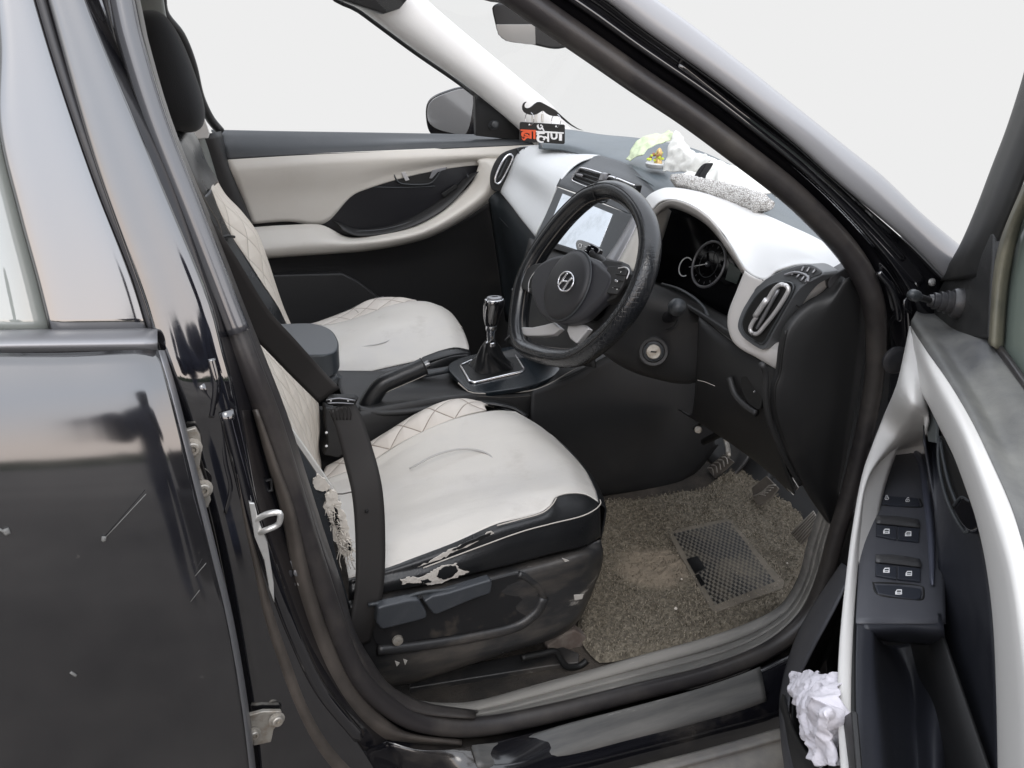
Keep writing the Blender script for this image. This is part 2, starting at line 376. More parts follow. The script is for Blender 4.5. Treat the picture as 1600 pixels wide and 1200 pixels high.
# rear window glass (dark, mirror like) and the gloss black upright trim
glo = [(-30, -140), (0, 60), (0, 200), (30, 330), (60, 440), (80, 520)]
loft('window_glass', [[Q(-520, y, .092) for y in (-140, 60, 200, 330, 440, 520)], [Q(-250, y, .090) for y in (-140, 60, 200, 330, 440, 520)], [Q(x+2, y, .088) for x, y in glo]], mat('tintglass', (.3, .32, .3), .03, ior=2.4), rear_door, n=30, m=4)
grl = [(20, -140), (56, 0), (95, 130), (150, 290), (205, 430), (232, 518)]
loft('window_pillar_trim', [[Q(x, y, .084) for x, y in glo], [Q(x+6, y, .076) for x, y in glo], [Q((a[0]+b[0])/2, (a[1]+b[1])/2, .0745) for a, b in zip(glo, grl)], [Q(x-4, y, .076) for x, y in grl], [Q(x, y, .080) for x, y in grl]], M['pillarpaint'], rear_door, n=30, m=5)
tube('trim_gap_seal', [Q(x+9, y, .074) for x, y in grl], .0048, M['rubberfin'], rear_door, n=40)
tube('trim_gap_seal', [Q(x+1, y, .078) for x, y in grl], .0022, M['black'], rear_door, n=40)
M['scratch'] = mat('scratch', (.15, .15, .145), .7)
# scratches with real shape: thin chips in the paint
for a, b, r in (((228, 772), (163, 842), .0005), ((163, 838), (162, 845), .0028), ((8, 826), (12, 834), .004), ((-2, 826), (10, 834), .0015), ((110, 1050), (119, 1056), .002), ((305, 900), (322, 880), .0005), ((298, 940), (312, 922), .0004)):
    tube('scratch', [Y(a[0], a[1], -.0035), Y((a[0]+b[0])/2, (a[1]+b[1])/2, -.004), Y(b[0], b[1], -.004)], r*.8, M['scratch'], rear_door, n=4, k=5)
# B pillar: outer panel, channel
GP = [(40, -140), (78, 0), (150, 250), (228, 470), (250, 545), (268, 600), (300, 700), (328, 800), (350, 900), (368, 1000), (386, 1100), (398, 1200), (408, 1330)]
MP = [(90, -140), (129, 0), (240, 268), (325, 475), (345, 550), (362, 610), (382, 700), (402, 800), (432, 900), (468, 1000), (515, 1100), (570, 1180), (640, 1300)]
CP_ = [(112, -140), (150, 0), (268, 268), (340, 475), (366, 550), (384, 610), (408, 700), (436, 800), (464, 900), (500, 1000), (545, 1080), (596, 1140), (690, 1250)]
SP = [(132, -140), (172, 0), (246, 240), (348, 492), (372, 560), (395, 630), (424, 720), (452, 820), (480, 915), (515, 1005), (552, 1070), (600, 1120), (700, 1180)]
def mixc(a, b, t, dx=0): return [(p[0]*(1-t)+q[0]*t+dx, p[1]*(1-t)+q[1]*t) for p, q in zip(a, b)]
body = loft('body_pillar', [[Q(x-3, y, .075) for x, y in GP], [Q(x+3, y, .064) for x, y in GP], [Q(x, y, .0625) for x, y in mixc(GP, MP, .5)], [Q(x-2, y, .063) for x, y in MP], [Q(x+4, y, .069) for x, y in MP],
     [Q(x, y, .105) for x, y in CP_], [Q(x+4, y, .108) for x, y in mixc(CP_, SP, .4)], [Q(x+6, y, .118) for x, y in SP]], M['pillargloss'], car, n=70, m=5, label='gloss black centre pillar with striker and hinges')
brm = mat('browndust', (.040, .035, .031), .45, dirt=((.12, .10, .085), 8, .35, .7, .6), dirt2=((.4, .38, .34), 45, .70, .76, .6))
loft('flange', [[Q(x, y, .066) for x, y in [(370, 740), (383, 820), (395, 880), (410, 960), (431, 1030), (458, 1103), (489, 1167), (516, 1205), (560, 1260)]], [Q(x, y, .058) for x, y in [(371, 740), (386, 820), (400, 880), (419, 960), (442, 1030), (468, 1098), (498, 1155), (535, 1202), (590, 1255)]], [Q(x, y, .066) for x, y in [(372, 740), (390, 820), (408, 880), (432, 960), (458, 1030), (478, 1086), (508, 1145), (555, 1198), (610, 1245)]]], brm, body, n=50, m=4, thick=.003)
loft('flange', [[Q(x, y, .101) for x, y in [(396, 640), (418, 720), (440, 800), (460, 910), (482, 1000), (501, 1064), (531, 1115), (567, 1140), (616, 1157), (721, 1166)]], [Q(x, y, .092) for x, y in [(400, 640), (427, 720), (455, 800), (475, 905), (500, 990), (522, 1052), (548, 1096), (582, 1128), (625, 1148), (721, 1162)]], [Q(x, y, .104) for x, y in [(402, 640), (432, 720), (462, 800), (485, 900), (512, 985), (538, 1045), (563, 1085), (598, 1120), (640, 1146), (721, 1156)]]], brm, body, n=60, m=4, thick=.003)
# raised ridges of the pressing
tube('pressed_ridge', L(Q, [(312, 600), (340, 640), (352, 720), (360, 760), (350, 800)], .066), .006, M['gloss'], body)
tube('pressed_ridge', L(Q, [(352, 640), (372, 720), (392, 800), (422, 890), (455, 980), (500, 1075), (560, 1150)], .064), .009, M['gloss'], body, n=50)
tube('pressed_ridge', L(Q, [(330, 560), (338, 600), (330, 650)], .064), .005, M['gloss'], body)
# rear door hinges
def hinge(pts, bolts):
    h = prism('hinge', L(Q, pts, .052), V((0, .006, 0)), M['rust'], body, bevel=.0015)
    for x, y, r in bolts:
        b = lathe('bolt', Q(x, y, .050), (0.15, -1, .1), [(r*1.25, 0), (r*1.25, .0015), (r*.9, .002), (r*.85, .006), (r*.7, .007), (r*.4, .007), (r*.35, .004), (0, .004)], M['rust'], h, k=14)
hinge([(282, 675), (306, 668), (313, 680), (316, 700), (312, 730), (322, 757), (330, 782), (324, 795), (306, 790), (292, 720)], [(299, 700, .0085), (316, 764, .0085)])
hinge([(389, 1118), (412, 1112), (440, 1112), (444, 1125), (428, 1140), (424, 1160), (396, 1166)], [(432, 1124, .008), (396, 1146, .007)])
# latch striker: plate + U loop
st = prism('striker', L(Q, [(389, 786), (398, 787), (404, 812), (418, 848), (428, 912), (429, 943), (421, 922), (413, 876), (398, 840)], .052), V((0, .004, 0)), M['zinc'], body, bevel=.001)
tube('striker_loop', [Q(400, 812, .055), Q(418, 803, .045), Q(436, 801, .040), Q(438, 810, .040), Q(434, 820, .042), Q(416, 828, .045), Q(405, 832, .055)], .0034, M['zinc'], st, n=30)
ring('cable_clip', Q(415, 760, .095), (.2, -1, .1), .0095, .0022, M['black'], body, k=4, sx=1, sy=1, xdir=(1, 0, 1))
bt = prism('anchor_plate', L(Q, [(446, 878), (470, 874), (480, 885), (484, 905), (474, 920), (458, 918), (447, 900)], .098), V((0, .003, 0)), M['satin'], body, bevel=.001)
lathe('bolt', Q(466, 893, .097), (.1, -1, .1), [(.006, 0), (.006, .0015), (.0045, .0025), (0, .003)], M['satin'], bt, k=14)
lathe('bolt', Q(470, 910, .097), (.1, -1, .1), [(.0045, 0), (.0045, .0015), (.002, .002), (0, .002)], M['zinc'], bt, k=14)

# weatherstrip round the door opening
seal_p = [(150, -140), (186, 0), (200, 60), (238, 190), (296, 335), (356, 490), (387, 570), (420, 655), (452, 755), (482, 850), (508, 930), (534, 1005), (560, 1058), (602, 1100), (655, 1128), (740, 1136), (850, 1117), (1000, 1080),
          (1120, 1049), (1210, 1010), (1262, 962), (1288, 905), (1306, 840), (1330, 760), (1352, 670), (1366, 590), (1369, 515), (1360, 458), (1338, 412), (1298, 362), (1232, 298), (1150, 234), (1075, 178), (1000, 128), (940, 86), (800, -12), (640, -130)]
def sealw(u): return 1.0 if u < .3 else 1.0
SEALPATH = L(Q, seal_p, .112)
door_seal = sweep('door_seal', SEALPATH, [(.013*cos(t)*(1.1), .016*sin(t)) for t in [2*pi*i/14 for i in range(14)]], M['rubber'], car, n=190,
    scale=lambda u: .95 + .22*max(0, min(1, (u-.70)/.06)), label='dark rubber weatherstrip round the front door opening')
# lighter fin on the pillar part of the strip
tube('seal_fin', L(Q, [(158, -140), (190, 0), (203, 60), (243, 190), (300, 335), (358, 485), (372, 520)], .098), .0125, mat('sealpaint', (.05, .05, .055), .18, ior=2.0), door_seal, n=60)
# inner trim of the pillar (between seal and cabin)
tr_o = [(165, -140), (204, 0), (218, 60), (255, 190), (312, 335), (368, 480), (400, 560), (433, 645), (465, 745), (495, 840), (520, 920), (545, 990), (568, 1040), (600, 1084), (655, 1112), (742, 1122)]
tr_i = [(178, -140), (212, 0), (224, 60), (262, 190), (320, 335), (376, 480), (408, 560), (441, 645), (473, 745), (503, 840), (528, 915), (548, 985), (574, 1032), (606, 1074), (660, 1100), (742, 1112)]
loft('pillar_trim', [[Q(x-8, y, .115) for x, y in tr_o], [Q(x, y, .112) for x, y in tr_o], [Q(x, y, .13) for x, y in tr_i], [Q(x+3, y, .20) for x, y in tr_i], [Q(x-25, y, .26) for x, y in tr_i]], M['rubber'], body, n=60, m=4, label='dark inner pillar trim beside the driver seat')

# sill: ribbed scuff trim, gap, garnish plate, painted rocker, side step
inn = [(612, 1078), (645, 1094), (690, 1100), (742, 1097), (825, 1075), (908, 1052), (1000, 1026), (1112, 995), (1180, 970), (1222, 945), (1248, 905), (1262, 850), (1290, 770)]
out = [(592, 1096), (630, 1118), (690, 1133), (745, 1136), (850, 1116), (930, 1097), (1025, 1074), (1140, 1042), (1200, 1012), (1250, 966), (1278, 912), (1296, 850), (1318, 770)]
cs = []
for t, yo in ((0, .235), (0, .22), (.04, .205), (.3, .19), (.33, .196), (.36, .19), (.52, .17), (.55, .175), (.58, .168), (.78, .145), (.81, .15), (.84, .14), (1, .118)):
    cs.append([Q(x, y+(9 if t == 0 and yo == .235 else 0), yo) for x, y in mixc(inn, out, t)])
loft('scuff_plate', cs, M['sill'], car, n=90, m=3, label='dusty ribbed sill trim inside the door opening')
so1 = [(606, 1118), (655, 1142), (745, 1150), (850, 1131), (1000, 1096), (1120, 1065), (1215, 1024), (1270, 968), (1300, 900), (1330, 800)]
so2 = [(604, 1160), (655, 1176), (735, 1172), (860, 1144), (1000, 1110), (1100, 1082), (1205, 1042), (1290, 990), (1325, 900), (1350, 800)]
so3 = [(602, 1212), (680, 1212), (760, 1208), (890, 1186), (1000, 1158), (1100, 1132), (1210, 1100), (1310, 1040), (1340, 930), (1370, 800)]
so4 = [(600, 1276), (680, 1258), (780, 1240), (890, 1216), (1000, 1186), (1100, 1160), (1214, 1128), (1320, 1080), (1350, 960), (1380, 800)]
so5 = [(600, 1334), (680, 1320), (800, 1300), (900, 1280), (1000, 1255), (1100, 1230), (1230, 1200), (1330, 1150), (1360, 1000), (1390, 800)]

RK = lambda c, o: [Q(c[0][0], c[0][1], max(o, .100)), Q(c[1][0], c[1][1], max(o, .078))]+L(Q, c[2:], o)
rocker = loft('rocker_panel', [RK(so1, .125), RK(so2, .085), RK([(x, y-3) for x, y in so2], .075), RK(so3, .03), RK(so4, .02), RK(so5, .06)], M['paint2'], car, n=80, m=5, label='black painted sill under the door opening')
g1 = [(737, 1166), (800, 1158), (880, 1134), (980, 1108), (1083, 1080), (1150, 1058), (1188, 1043)]
g2 = [(745, 1196), (800, 1196), (884, 1178), (980, 1154), (1093, 1123), (1150, 1105), (1196, 1088)]
g3 = [(752, 1212), (810, 1208), (890, 1188), (985, 1164), (1097, 1133), (1152, 1114), (1198, 1096)]
loft('garnish_plate', [L(Q, g1, .074), L(Q, [(x, y+3) for x, y in g1], .070), L(Q, mixc(g1, g2, .5), .054), L(Q, g2, .036), L(Q, g3, .038)], mat('garnish', (.055, .056, .056), .40, dirt=((.19, .18, .165), 9, .35, .70, .7), dirt2=((.45, .43, .40), 20, .63, .72, .6), stretch=(.25, 2.5, 2.5)), rocker, n=50, m=5, thick=.004)
stp = [[(900, 1222), (977, 1203), (1100, 1172), (1218, 1138), (1300, 1110)], [(900, 1236), (977, 1218), (1100, 1186), (1218, 1153), (1300, 1126)], [(900, 1242), (977, 1224), (1100, 1192), (1218, 1158), (1300, 1132)], [(900, 1275), (985, 1255), (1100, 1225), (1222, 1192), (1300, 1170)], [(900, 1300), (985, 1285), (1100, 1255), (1222, 1222), (1300, 1200)]]
loft('step_strip', [L(Y, c, o) for c, o in zip(stp, (-.005, -.03, -.028, -.06, -.065))], mat('step', (.20, .19, .18), .5, dirt=((.36, .33, .28), 12, .4, .7, .8)), rocker, n=30, m=4)

# A pillar and hinge pillar
a0 = [(640, -150), (800, -30), (900, 38), (1000, 108), (1083, 162), (1167, 225), (1250, 292), (1308, 346), (1354, 404), (1376, 450), (1388, 500), (1392, 560)]
a2 = [(780, -150), (925, -18), (962, 10), (1000, 40), (1125, 129), (1190, 180), (1250, 229), (1300, 275), (1354, 321), (1417, 375), (1475, 433), (1520, 480)]
a3 = [(850, -150), (1000, -16), (1060, 28), (1095, 54), (1180, 120), (1230, 160), (1290, 208), (1335, 244), (1375, 276), (1440, 338), (1500, 388), (1550, 432)]
apil = loft('front_pillar', [[Q(x-6, y+4, .125) for x, y in a0], [Q(x, y, .11) for x, y in mixc(a0, a2, .12)], [Q(x, y, .098) for x, y in mixc(a0, a2, .35)], [Q(x, y, .082) for x, y in mixc(a0, a2, .5)], [Q(x, y, .088) for x, y in mixc(a0, a2, .75)], [Q(x, y, .08) for x, y in mixc(a0, a2, .96)]], M['gloss'], car, n=80, m=5, label='gloss black inner flange of the front pillar')
apo = loft('pillar_outer_skin', [[Q(x, y, .082) for x, y in a2], [Q(x, y, .062) for x, y in mixc(a2, a3, .06)], [Q(x, y, .055) for x, y in mixc(a2, a3, .5)], [Q(x, y, .06) for x, y in mixc(a2, a3, .9)], [Q(x, y, .068) for x, y in mixc(a2, a3, 1)], [Q(x+2, y-1, .10) for x, y in a3]], mat('pillarskin', (.25, .25, .26), .30, ior=1.9), apil, n=60, m=5)  # pale base colours in the sky's reflection on the black paint
hp = [[(1388, 500), (1392, 560), (1385, 650), (1366, 750), (1340, 850), (1318, 920), (1290, 1000), (1240, 1060)], [(1412, 470), (1415, 540), (1410, 640), (1392, 760), (1365, 880), (1340, 960), (1300, 1050), (1250, 1120)], [(1440, 440), (1450, 520), (1450, 640), (1430, 760), (1400, 900), (1370, 1000), (1330, 1100), (1280, 1160)], [(1530, 440), (1530, 520), (1530, 640), (1500, 760), (1470, 900), (1440, 1000), (1400, 1100), (1350, 1200)]]
hpil = loft('hinge_pillar', [L(Q, hp[0], .118), L(Q, hp[1], .09), L(Q, hp[1], .085), L(Q, hp[2], .10), L(Q, hp[3], .06)], M['gloss'], car, n=50, m=5, label='gloss black front hinge pillar behind the open door')
lathe('grommet', Q(1399, 562, .082), (-.3, -1, 0), [(.022, 0), (.022, .004), (.016, .008), (.014, .008), (0, .010)], M['rubberfin'], hpil)
tube('pressed_ridge', L(Q, [(1372, 425), (1392, 450), (1402, 480), (1404, 500)], .086), .005, M['gloss'], hpil)
tube('pressed_ridge', L(Q, [(1060, 100), (1150, 172), (1230, 232), (1300, 292), (1360, 350), (1410, 405)], .087), .006, M['gloss'], apil, n=50)
lathe('bolt', Q(1455, 441, .075), (0, -1, .3), [(.006, 0), (.006, .003), (.003, .005), (0, .005)], M['zinc'], apil, k=12)

# roof, cowl and the rest of the shell (mostly outside the frame; they shade the cabin)
rf = loft('roof', [[V((-2.3, y, z)) for y, z in ((.28, 1.50), (.5, 1.60), (.9, 1.64), (1.3, 1.60), (1.52, 1.50))], [V((-1.2, y, z)) for y, z in ((.26, 1.50), (.5, 1.63), (.9, 1.67), (1.3, 1.63), (1.54, 1.50))], [V((-.35, y, z)) for y, z in ((.24, 1.49), (.5, 1.60), (.9, 1.63), (1.3, 1.60), (1.56, 1.49))]], mat('headliner', (.5, .48, .44), .9), car, n=20, m=6, thick=.03, label='roof with pale headliner')
loft('rear_shell', [[V((-2.3, y, .3)) for y in (0, .6, 1.2, 1.8)], [V((-2.35, y, .9)) for y in (0, .6, 1.2, 1.8)], [V((-2.3, y, 1.52)) for y in (.25, .6, 1.2, 1.5)]], M['paint2'], rf, n=10, m=3, thick=.02)
cowl = [[V((x, y, z)) for y in (.12, .5, .9, 1.3, 1.68)] for x, z in ((.62, 1.02), (.8, 1.05), (1.2, 1.04), (1.7, .93), (1.8, .5))]
# ================================================================ PASSENGER SIDE
pd_sill = [[(330, 204), (430, 206), (560, 208), (680, 210), (770, 212), (850, 215)], [(338, 214), (440, 216), (560, 217), (680, 218), (780, 218), (850, 219)], [(345, 232), (450, 232), (560, 229), (680, 223), (780, 221), (850, 221)], [(350, 250), (450, 244), (560, 239), (680, 234), (780, 229), (850, 226)]]
pdoor = loft('passenger_door', [L(F, pd_sill[0], 1.745), L(F, pd_sill[1], 1.715), L(F, pd_sill[2], 1.685), L(F, pd_sill[3], 1.675)], M['plastict'], car, n=50, m=5, thick=.006, label='closed passenger door with cream and black trim')
loft('door_backing', [L(F, [(335, 206), (560, 208), (850, 213)], 1.76), L(F, [(340, 300), (560, 300), (850, 300)], 1.73), L(F, [(390, 640), (600, 640), (850, 640)], 1.73)], M['plasticd'], pdoor, n=12, m=4, thick=.01)
# cream upper panel above the recess
cu = [[(350, 247), (450, 242), (560, 237), (680, 232), (770, 229), (840, 226)],
      [(362, 270), (450, 262), (560, 254), (680, 246), (770, 242), (840, 244)],
      [(380, 315), (450, 305), (530, 298), (600, 275), (742, 252), (800, 262)],
      [(393, 350), (450, 346), (505, 350), (560, 300), (745, 258), (800, 280)]]
loft('cream_panel', [L(F, cu[0], 1.675), L(F, cu[1], 1.665), L(F, cu[2], 1.685), L(F, cu[3], 1.69)], M['cream'], pdoor, n=50, m=6)
# swooping lower cream band that becomes the armrest
sw = [[(388, 356), (450, 352), (502, 352), (545, 371), (600, 363), (650, 350), (700, 318), (735, 288), (748, 258), (745, 249), (790, 246)],
      [(392, 364), (450, 361), (500, 362), (545, 374), (600, 367), (655, 354), (706, 324), (745, 292), (760, 262), (765, 252), (800, 256)],
      [(404, 388), (450, 384), (500, 380), (550, 380), (608, 374), (662, 361), (715, 332), (757, 300), (775, 275), (790, 262), (810, 266)],
      [(410, 400), (460, 396), (520, 392), (570, 388), (620, 380), (670, 366), (724, 338), (765, 308), (785, 290), (800, 280), (830, 280)],
      [(410, 404), (460, 400), (520, 396), (570, 392), (620, 384), (672, 370), (726, 342), (768, 312), (790, 295), (805, 285), (830, 284)]]
loft('armrest', [L(F, sw[0], 1.675), L(F, sw[1], 1.655), L(F, sw[2], 1.625), L(F, sw[3], 1.635), L(F, sw[4], 1.66)], M['cream'], pdoor, n=80, m=5)
# black recess
rc = [(498, 355), (530, 322), (560, 291), (580, 277), (605, 267), (640, 261), (700, 254), (745, 249), (752, 262), (738, 290), (700, 324), (655, 352), (600, 366), (548, 374)]
rec = prism('recess_panel', L(F, rc, 1.692), V((0, .01, 0)), mat('recess', (.010, .010, .012), .3, ior=1.6), pdoor, bevel=.001)
loft('recess_floor', [L(F, [(520, 345), (560, 358), (620, 350), (680, 318), (735, 272)], 1.69), L(F, [(530, 352), (560, 364), (625, 355), (690, 322), (742, 270)], 1.665), L(F, [(535, 360), (560, 369), (630, 359), (695, 327), (748, 268)], 1.655)], M['plasticd'], rec, n=30, m=3)
hb = prism('handle_bezel', L(F, [(612, 268), (640, 264), (700, 259), (690, 268), (676, 285), (664, 289), (625, 288), (616, 280)], 1.689), V((0, .006, 0)), M['black'], rec, bevel=.001)
tube('handle_bezel_edge', L(F, [(614, 268), (620, 282), (628, 287), (664, 288), (676, 284), (690, 266), (698, 262)], 1.686), .0022, M['plastict'], hb)
prism('door_handle', L(F, [(626, 269), (633, 268), (640, 281), (634, 283)], 1.683), V((0, .005, 0)), M['silver'], hb, bevel=.001)
prism('door_handle', L(F, [(676, 266), (698, 261), (697, 265), (684, 269), (675, 279), (671, 279)], 1.683), V((0, .005, 0)), M['satin'], hb, bevel=.001)
tube('recess_crease', L(F, [(578, 292), (625, 293), (680, 291)], 1.69), .0015, M['plastict'], rec)
tube('recess_trim', L(F, [(730, 272), (732, 285), (700, 312), (650, 343), (600, 358), (550, 362)], 1.672), .0022, M['plastict'], rec, n=40)
prism('switch', L(F, [(690, 303), (712, 288), (716, 292), (694, 308)], 1.675), V((0, .006, 0)), M['black'], rec, bevel=.001)
# black lower door with a map pocket
lp = [[(398, 396), (520, 392), (620, 380), (672, 366), (726, 338), (770, 310), (850, 290)], [(400, 425), (520, 424), (620, 416), (672, 408), (726, 395), (770, 380), (850, 360)], [(400, 500), (520, 500), (620, 500), (672, 500), (726, 490), (770, 480), (850, 460)], [(400, 640), (520, 640), (620, 640), (700, 640), (760, 640), (850, 620), (930, 560)]]
loft('lower_panel', [L(F, lp[0], 1.66), L(F, lp[1], 1.685), L(F, lp[2], 1.69), L(F, lp[3], 1.68)], M['plasticd'], pdoor, n=40, m=6)
prism('map_pocket', L(F, [(410, 430), (535, 427), (560, 440), (592, 464), (640, 500), (640, 600), (400, 600)], 1.655), V((0, .03, 0)), M['plastic'], pdoor, bevel=.006)
# mirror corner trim with its round knob
mc = prism('mirror_corner', L(F, [(742, 138), (768, 160), (812, 200), (835, 222), (760, 214), (744, 212)], 1.70), V((0, .02, 0)), M['plasticd'], pdoor, bevel=.002)
lathe('mirror_knob', F(771, 194, 1.70), (-.2, -1, .1), [(.017, 0), (.017, .004), (.011, .008), (.010, .02), (.006, .022), (0, .022)], M['plastict'], mc)
# door frame uprights seen against the light
tube('window_channel', L(F, [(252, -20), (256, 20), (282, 55), (300, 100), (312, 150), (328, 185), (345, 206)], 1.72), .012, M['plasticd'], pdoor, n=30)
# passenger side mirror
mir = prism('side_mirror', L(Y, [(666, 190), (666, 165), (674, 152), (695, 142), (722, 135), (738, 139), (746, 160), (752, 225), (690, 222), (672, 208)], 1.93), V((.04, .10, -.01)), M['paint2'], car, bevel=.006, sm=60, label='passenger side mirror with grey glass')
prism('mirror_glass', L(Y, [(669, 188), (669, 167), (677, 155), (696, 146), (721, 139), (737, 143), (739, 165), (728, 209), (706, 208), (680, 200)], 1.925), V((0, .003, 0)), M['mirror'], mir, bevel=.001, sm=50)
# front pillar, passenger side
pl_l = [(470, -110), (520, -10), (560, 12), (585, 30), (650, 78), (722, 128), (770, 166), (814, 204), (850, 240)]
pl_r = [(520, -110), (625, -30), (650, -8), (700, 36), (766, 91), (820, 136), (858, 168), (886, 204), (905, 225)]
loft('front_pillar', [L(F, pl_l, 1.70), L(F, mixc(pl_l, pl_r, .04), 1.665), L(F, mixc(pl_l, pl_r, .4), 1.645), L(F, mixc(pl_l, pl_r, .8), 1.66), L(F, pl_r, 1.70), L(F, [(x+5, y-2) for x, y in pl_r], 1.71)], M['creamd'], car, n=40, m=5, thick=.004, label='cream passenger side front pillar trim')
tube('pillar_edge', L(F, [(x-3, y+3) for x, y in pl_l[:8]], 1.71), .006, M['plasticd'], car, n=40, label='thin black edge of the passenger side pillar')
tube('pillar_edge', L(F, [(x+3, y-1) for x, y in pl_r], 1.715), .0045, M['plasticd'], car, n=40, label='black windscreen edge of the passenger side pillar')
rl = prism('grab_handle', L(F, [(500, -60), (645, -60), (640, -4), (625, 14), (600, 22), (575, 14), (545, 4), (510, -8)], 1.62), V((0, .03, 0)), M['plasticd'], car, bevel=.006)
# centre pillar, passenger side
bp_ = loft('pillar_trim', [L(F, [(130, -60), (150, 40), (200, 200), (230, 300), (260, 450)], 1.70), L(F, [(180, -60), (195, 40), (240, 200), (290, 300), (340, 450)], 1.63), L(F, [(245, -60), (252, 20), (290, 160), (322, 240), (370, 420)], 1.64), L(F, [(252, -60), (258, 20), (296, 160), (330, 230), (385, 430)], 1.69)], mat('greytrim', (.16, .17, .16), .6), car, n=30, m=5, label='grey green passenger side centre pillar trim')
prism('belt_guide', L(F, [(296, 190), (311, 168), (318, 180), (328, 208), (326, 216), (300, 218)], 1.61), V((0, .02, 0)), M['creamd'], bp_, bevel=.003)
loft('pillar_base', [L(F, [(296, 214), (330, 300), (370, 420), (400, 560)], 1.66), L(F, [(330, 208), (352, 258), (388, 350), (425, 470)], 1.655), L(F, [(345, 205), (358, 252), (394, 350), (430, 470)], 1.69)], M['plasticd'], bp_, n=30, m=4)
# visor and inner mirror
prism('sun_visor', [X(725, -40, -.12), X(870, -40, -.12), X(872, 8, -.08), X(820, 12, -.05), X(770, 4, -.05), X(728, -6, -.08)], V((.02, 0, .012)), M['plasticd'], car, bevel=.005)
im = prism('inner_mirror', L(Y, [(770, 6), (772, 38), (778, 56), (790, 65), (826, 70), (872, 77), (900, 60), (900, 10)], .88), V((.035, .03, .005)), M['plasticd'], car, bevel=.006, sm=50, label='interior mirror with plain grey glass')
prism('mirror_glass', L(Y, [(775, 38), (836, 38), (837, 70), (822, 69), (791, 64), (779, 54)], .876), V((0, .003, 0)), M['mirror'], im, bevel=.0006)
tube('mirror_stem', [Y(850, 20, .9), Y(880, -60, .92)], .012, M['plasticd'], im)

# ================================================================ FLOOR, TUNNEL
fl = loft('floor_pan', [[V((x, .13, .345)) for x in (-1.4, -.6, 0, .4, .75)], [V((x, .45, .335)) for x in (-1.4, -.6, 0, .4, .75)], [V((x, 1.0, .335)) for x in (-1.4, -.6, 0, .4, .75)], [V((x, 1.7, .345)) for x in (-1.4, -.6, 0, .4, .75)]], M['carpet'], car, n=20, m=4, thick=.01, label='dusty brown floor under the seats')
loft('toe_board', [[V((.60, y, .34)) for y in (.12, .5, .9, 1.3, 1.68)], [V((.70, y, .42)) for y in (.12, .5, .9, 1.3, 1.68)], [V((.80, y, .62)) for y in (.12, .5, .9, 1.3, 1.68)], [V((.82, y, 1.0)) for y in (.12, .5, .9, 1.3, 1.68)]], M['plasticd'], fl, n=16, m=5, thick=.01)
loft('rear_bench', [[V((-1.2, y, .35)) for y in (.2, .9, 1.6)], [V((-1.22, y, .68)) for y in (.2, .9, 1.6)], [V((-1.7, y, .66)) for y in (.2, .9, 1.6)], [V((-1.95, y, 1.3)) for y in (.2, .9, 1.6)]], M['leatherb'], car, n=12, m=5, thick=.02, label='rear bench seat')
# ================================================================ DASHBOARD
M['dashtop'] = mat('dashtop', (.085, .103, .115), .40, bump=(900, .25), dirt=((.12, .13, .13), 4, .45, .9, .5))  # blue-grey base has the sky's reflection coloured into it
M['pad'] = mat('pad', (.62, .635, .64), .42, bump=(1200, .15), dirt=((.52, .53, .53), 5, .5, .9, .4))
t0 = [(840, 203, .43), (885, 203, .50), (940, 211, .56), (1000, 217, .60), (1080, 232, .62), (1160, 268, .60), (1240, 312, .55), (1345, 382, .44)]
t1 = [(842, 214, .40), (895, 216, .46), (960, 228, .50), (1030, 250, .52), (1100, 275, .52), (1180, 310, .47), (1250, 348, .42), (1335, 400, .36)]
t2 = [(842, 225, .37), (884, 226, .40), (940, 241, .42), (1000, 262, .40), (1040, 288, .37), (1100, 302, .34), (1185, 334, .32), (1250, 368, .30), (1325, 418, .28)]
t3 = [(842, 232, .36), (884, 236, .39), (925, 250, .40), (985, 280, .37), (1020, 305, .35), (1090, 318, .34), (1180, 352, .32), (1250, 388, .30), (1320, 430, .28)]
dash = loft('dashboard', [L(X, t0), L(X, t1), L(X, t2), L(X, t3)], M['dashtop'], car, n=90, m=6, thick=.004, label='two tone dashboard, cream pads under a grey top')

tube('dash_seam', L(X, [(925, 253, .392), (965, 262, .388), (1005, 280, .368), (1030, 296, .36)]), .0014, M['dashtop'], dash)
# passenger cream pad
pdl = loft('cream_pad', [L(Y, [(812, 230, 1.62), (840, 227, 1.57), (880, 228, 1.45), (912, 234, 1.32), (942, 242, 1.2)]),
    L(Y, [(806, 234, 1.615), (836, 236, 1.52), (866, 242, 1.40), (885, 249, 1.30), (902, 256, 1.2)]),
    L(Y, [(801, 250, 1.6), (820, 258, 1.48), (842, 269, 1.34), (862, 280, 1.23), (874, 287, 1.17)]),
    L(Y, [(790, 272, 1.61), (815, 290, 1.46), (834, 305, 1.33), (850, 318, 1.22), (858, 326, 1.165)]),
    L(Y, [(779, 293, 1.62), (798, 316, 1.47), (814, 337, 1.34), (828, 354, 1.23), (838, 366, 1.16)]),
    L(Y, [(780, 298, 1.645), (800, 321, 1.50), (816, 342, 1.37), (830, 359, 1.26), (840, 371, 1.19)])], M['pad'], dash, n=50, m=6)
tube('pad_seam', L(Y, [(803, 252.5, 1.595), (821, 261, 1.475), (843, 272, 1.335), (866, 284, 1.21)]), .0009, M['plasticd'], pdl)
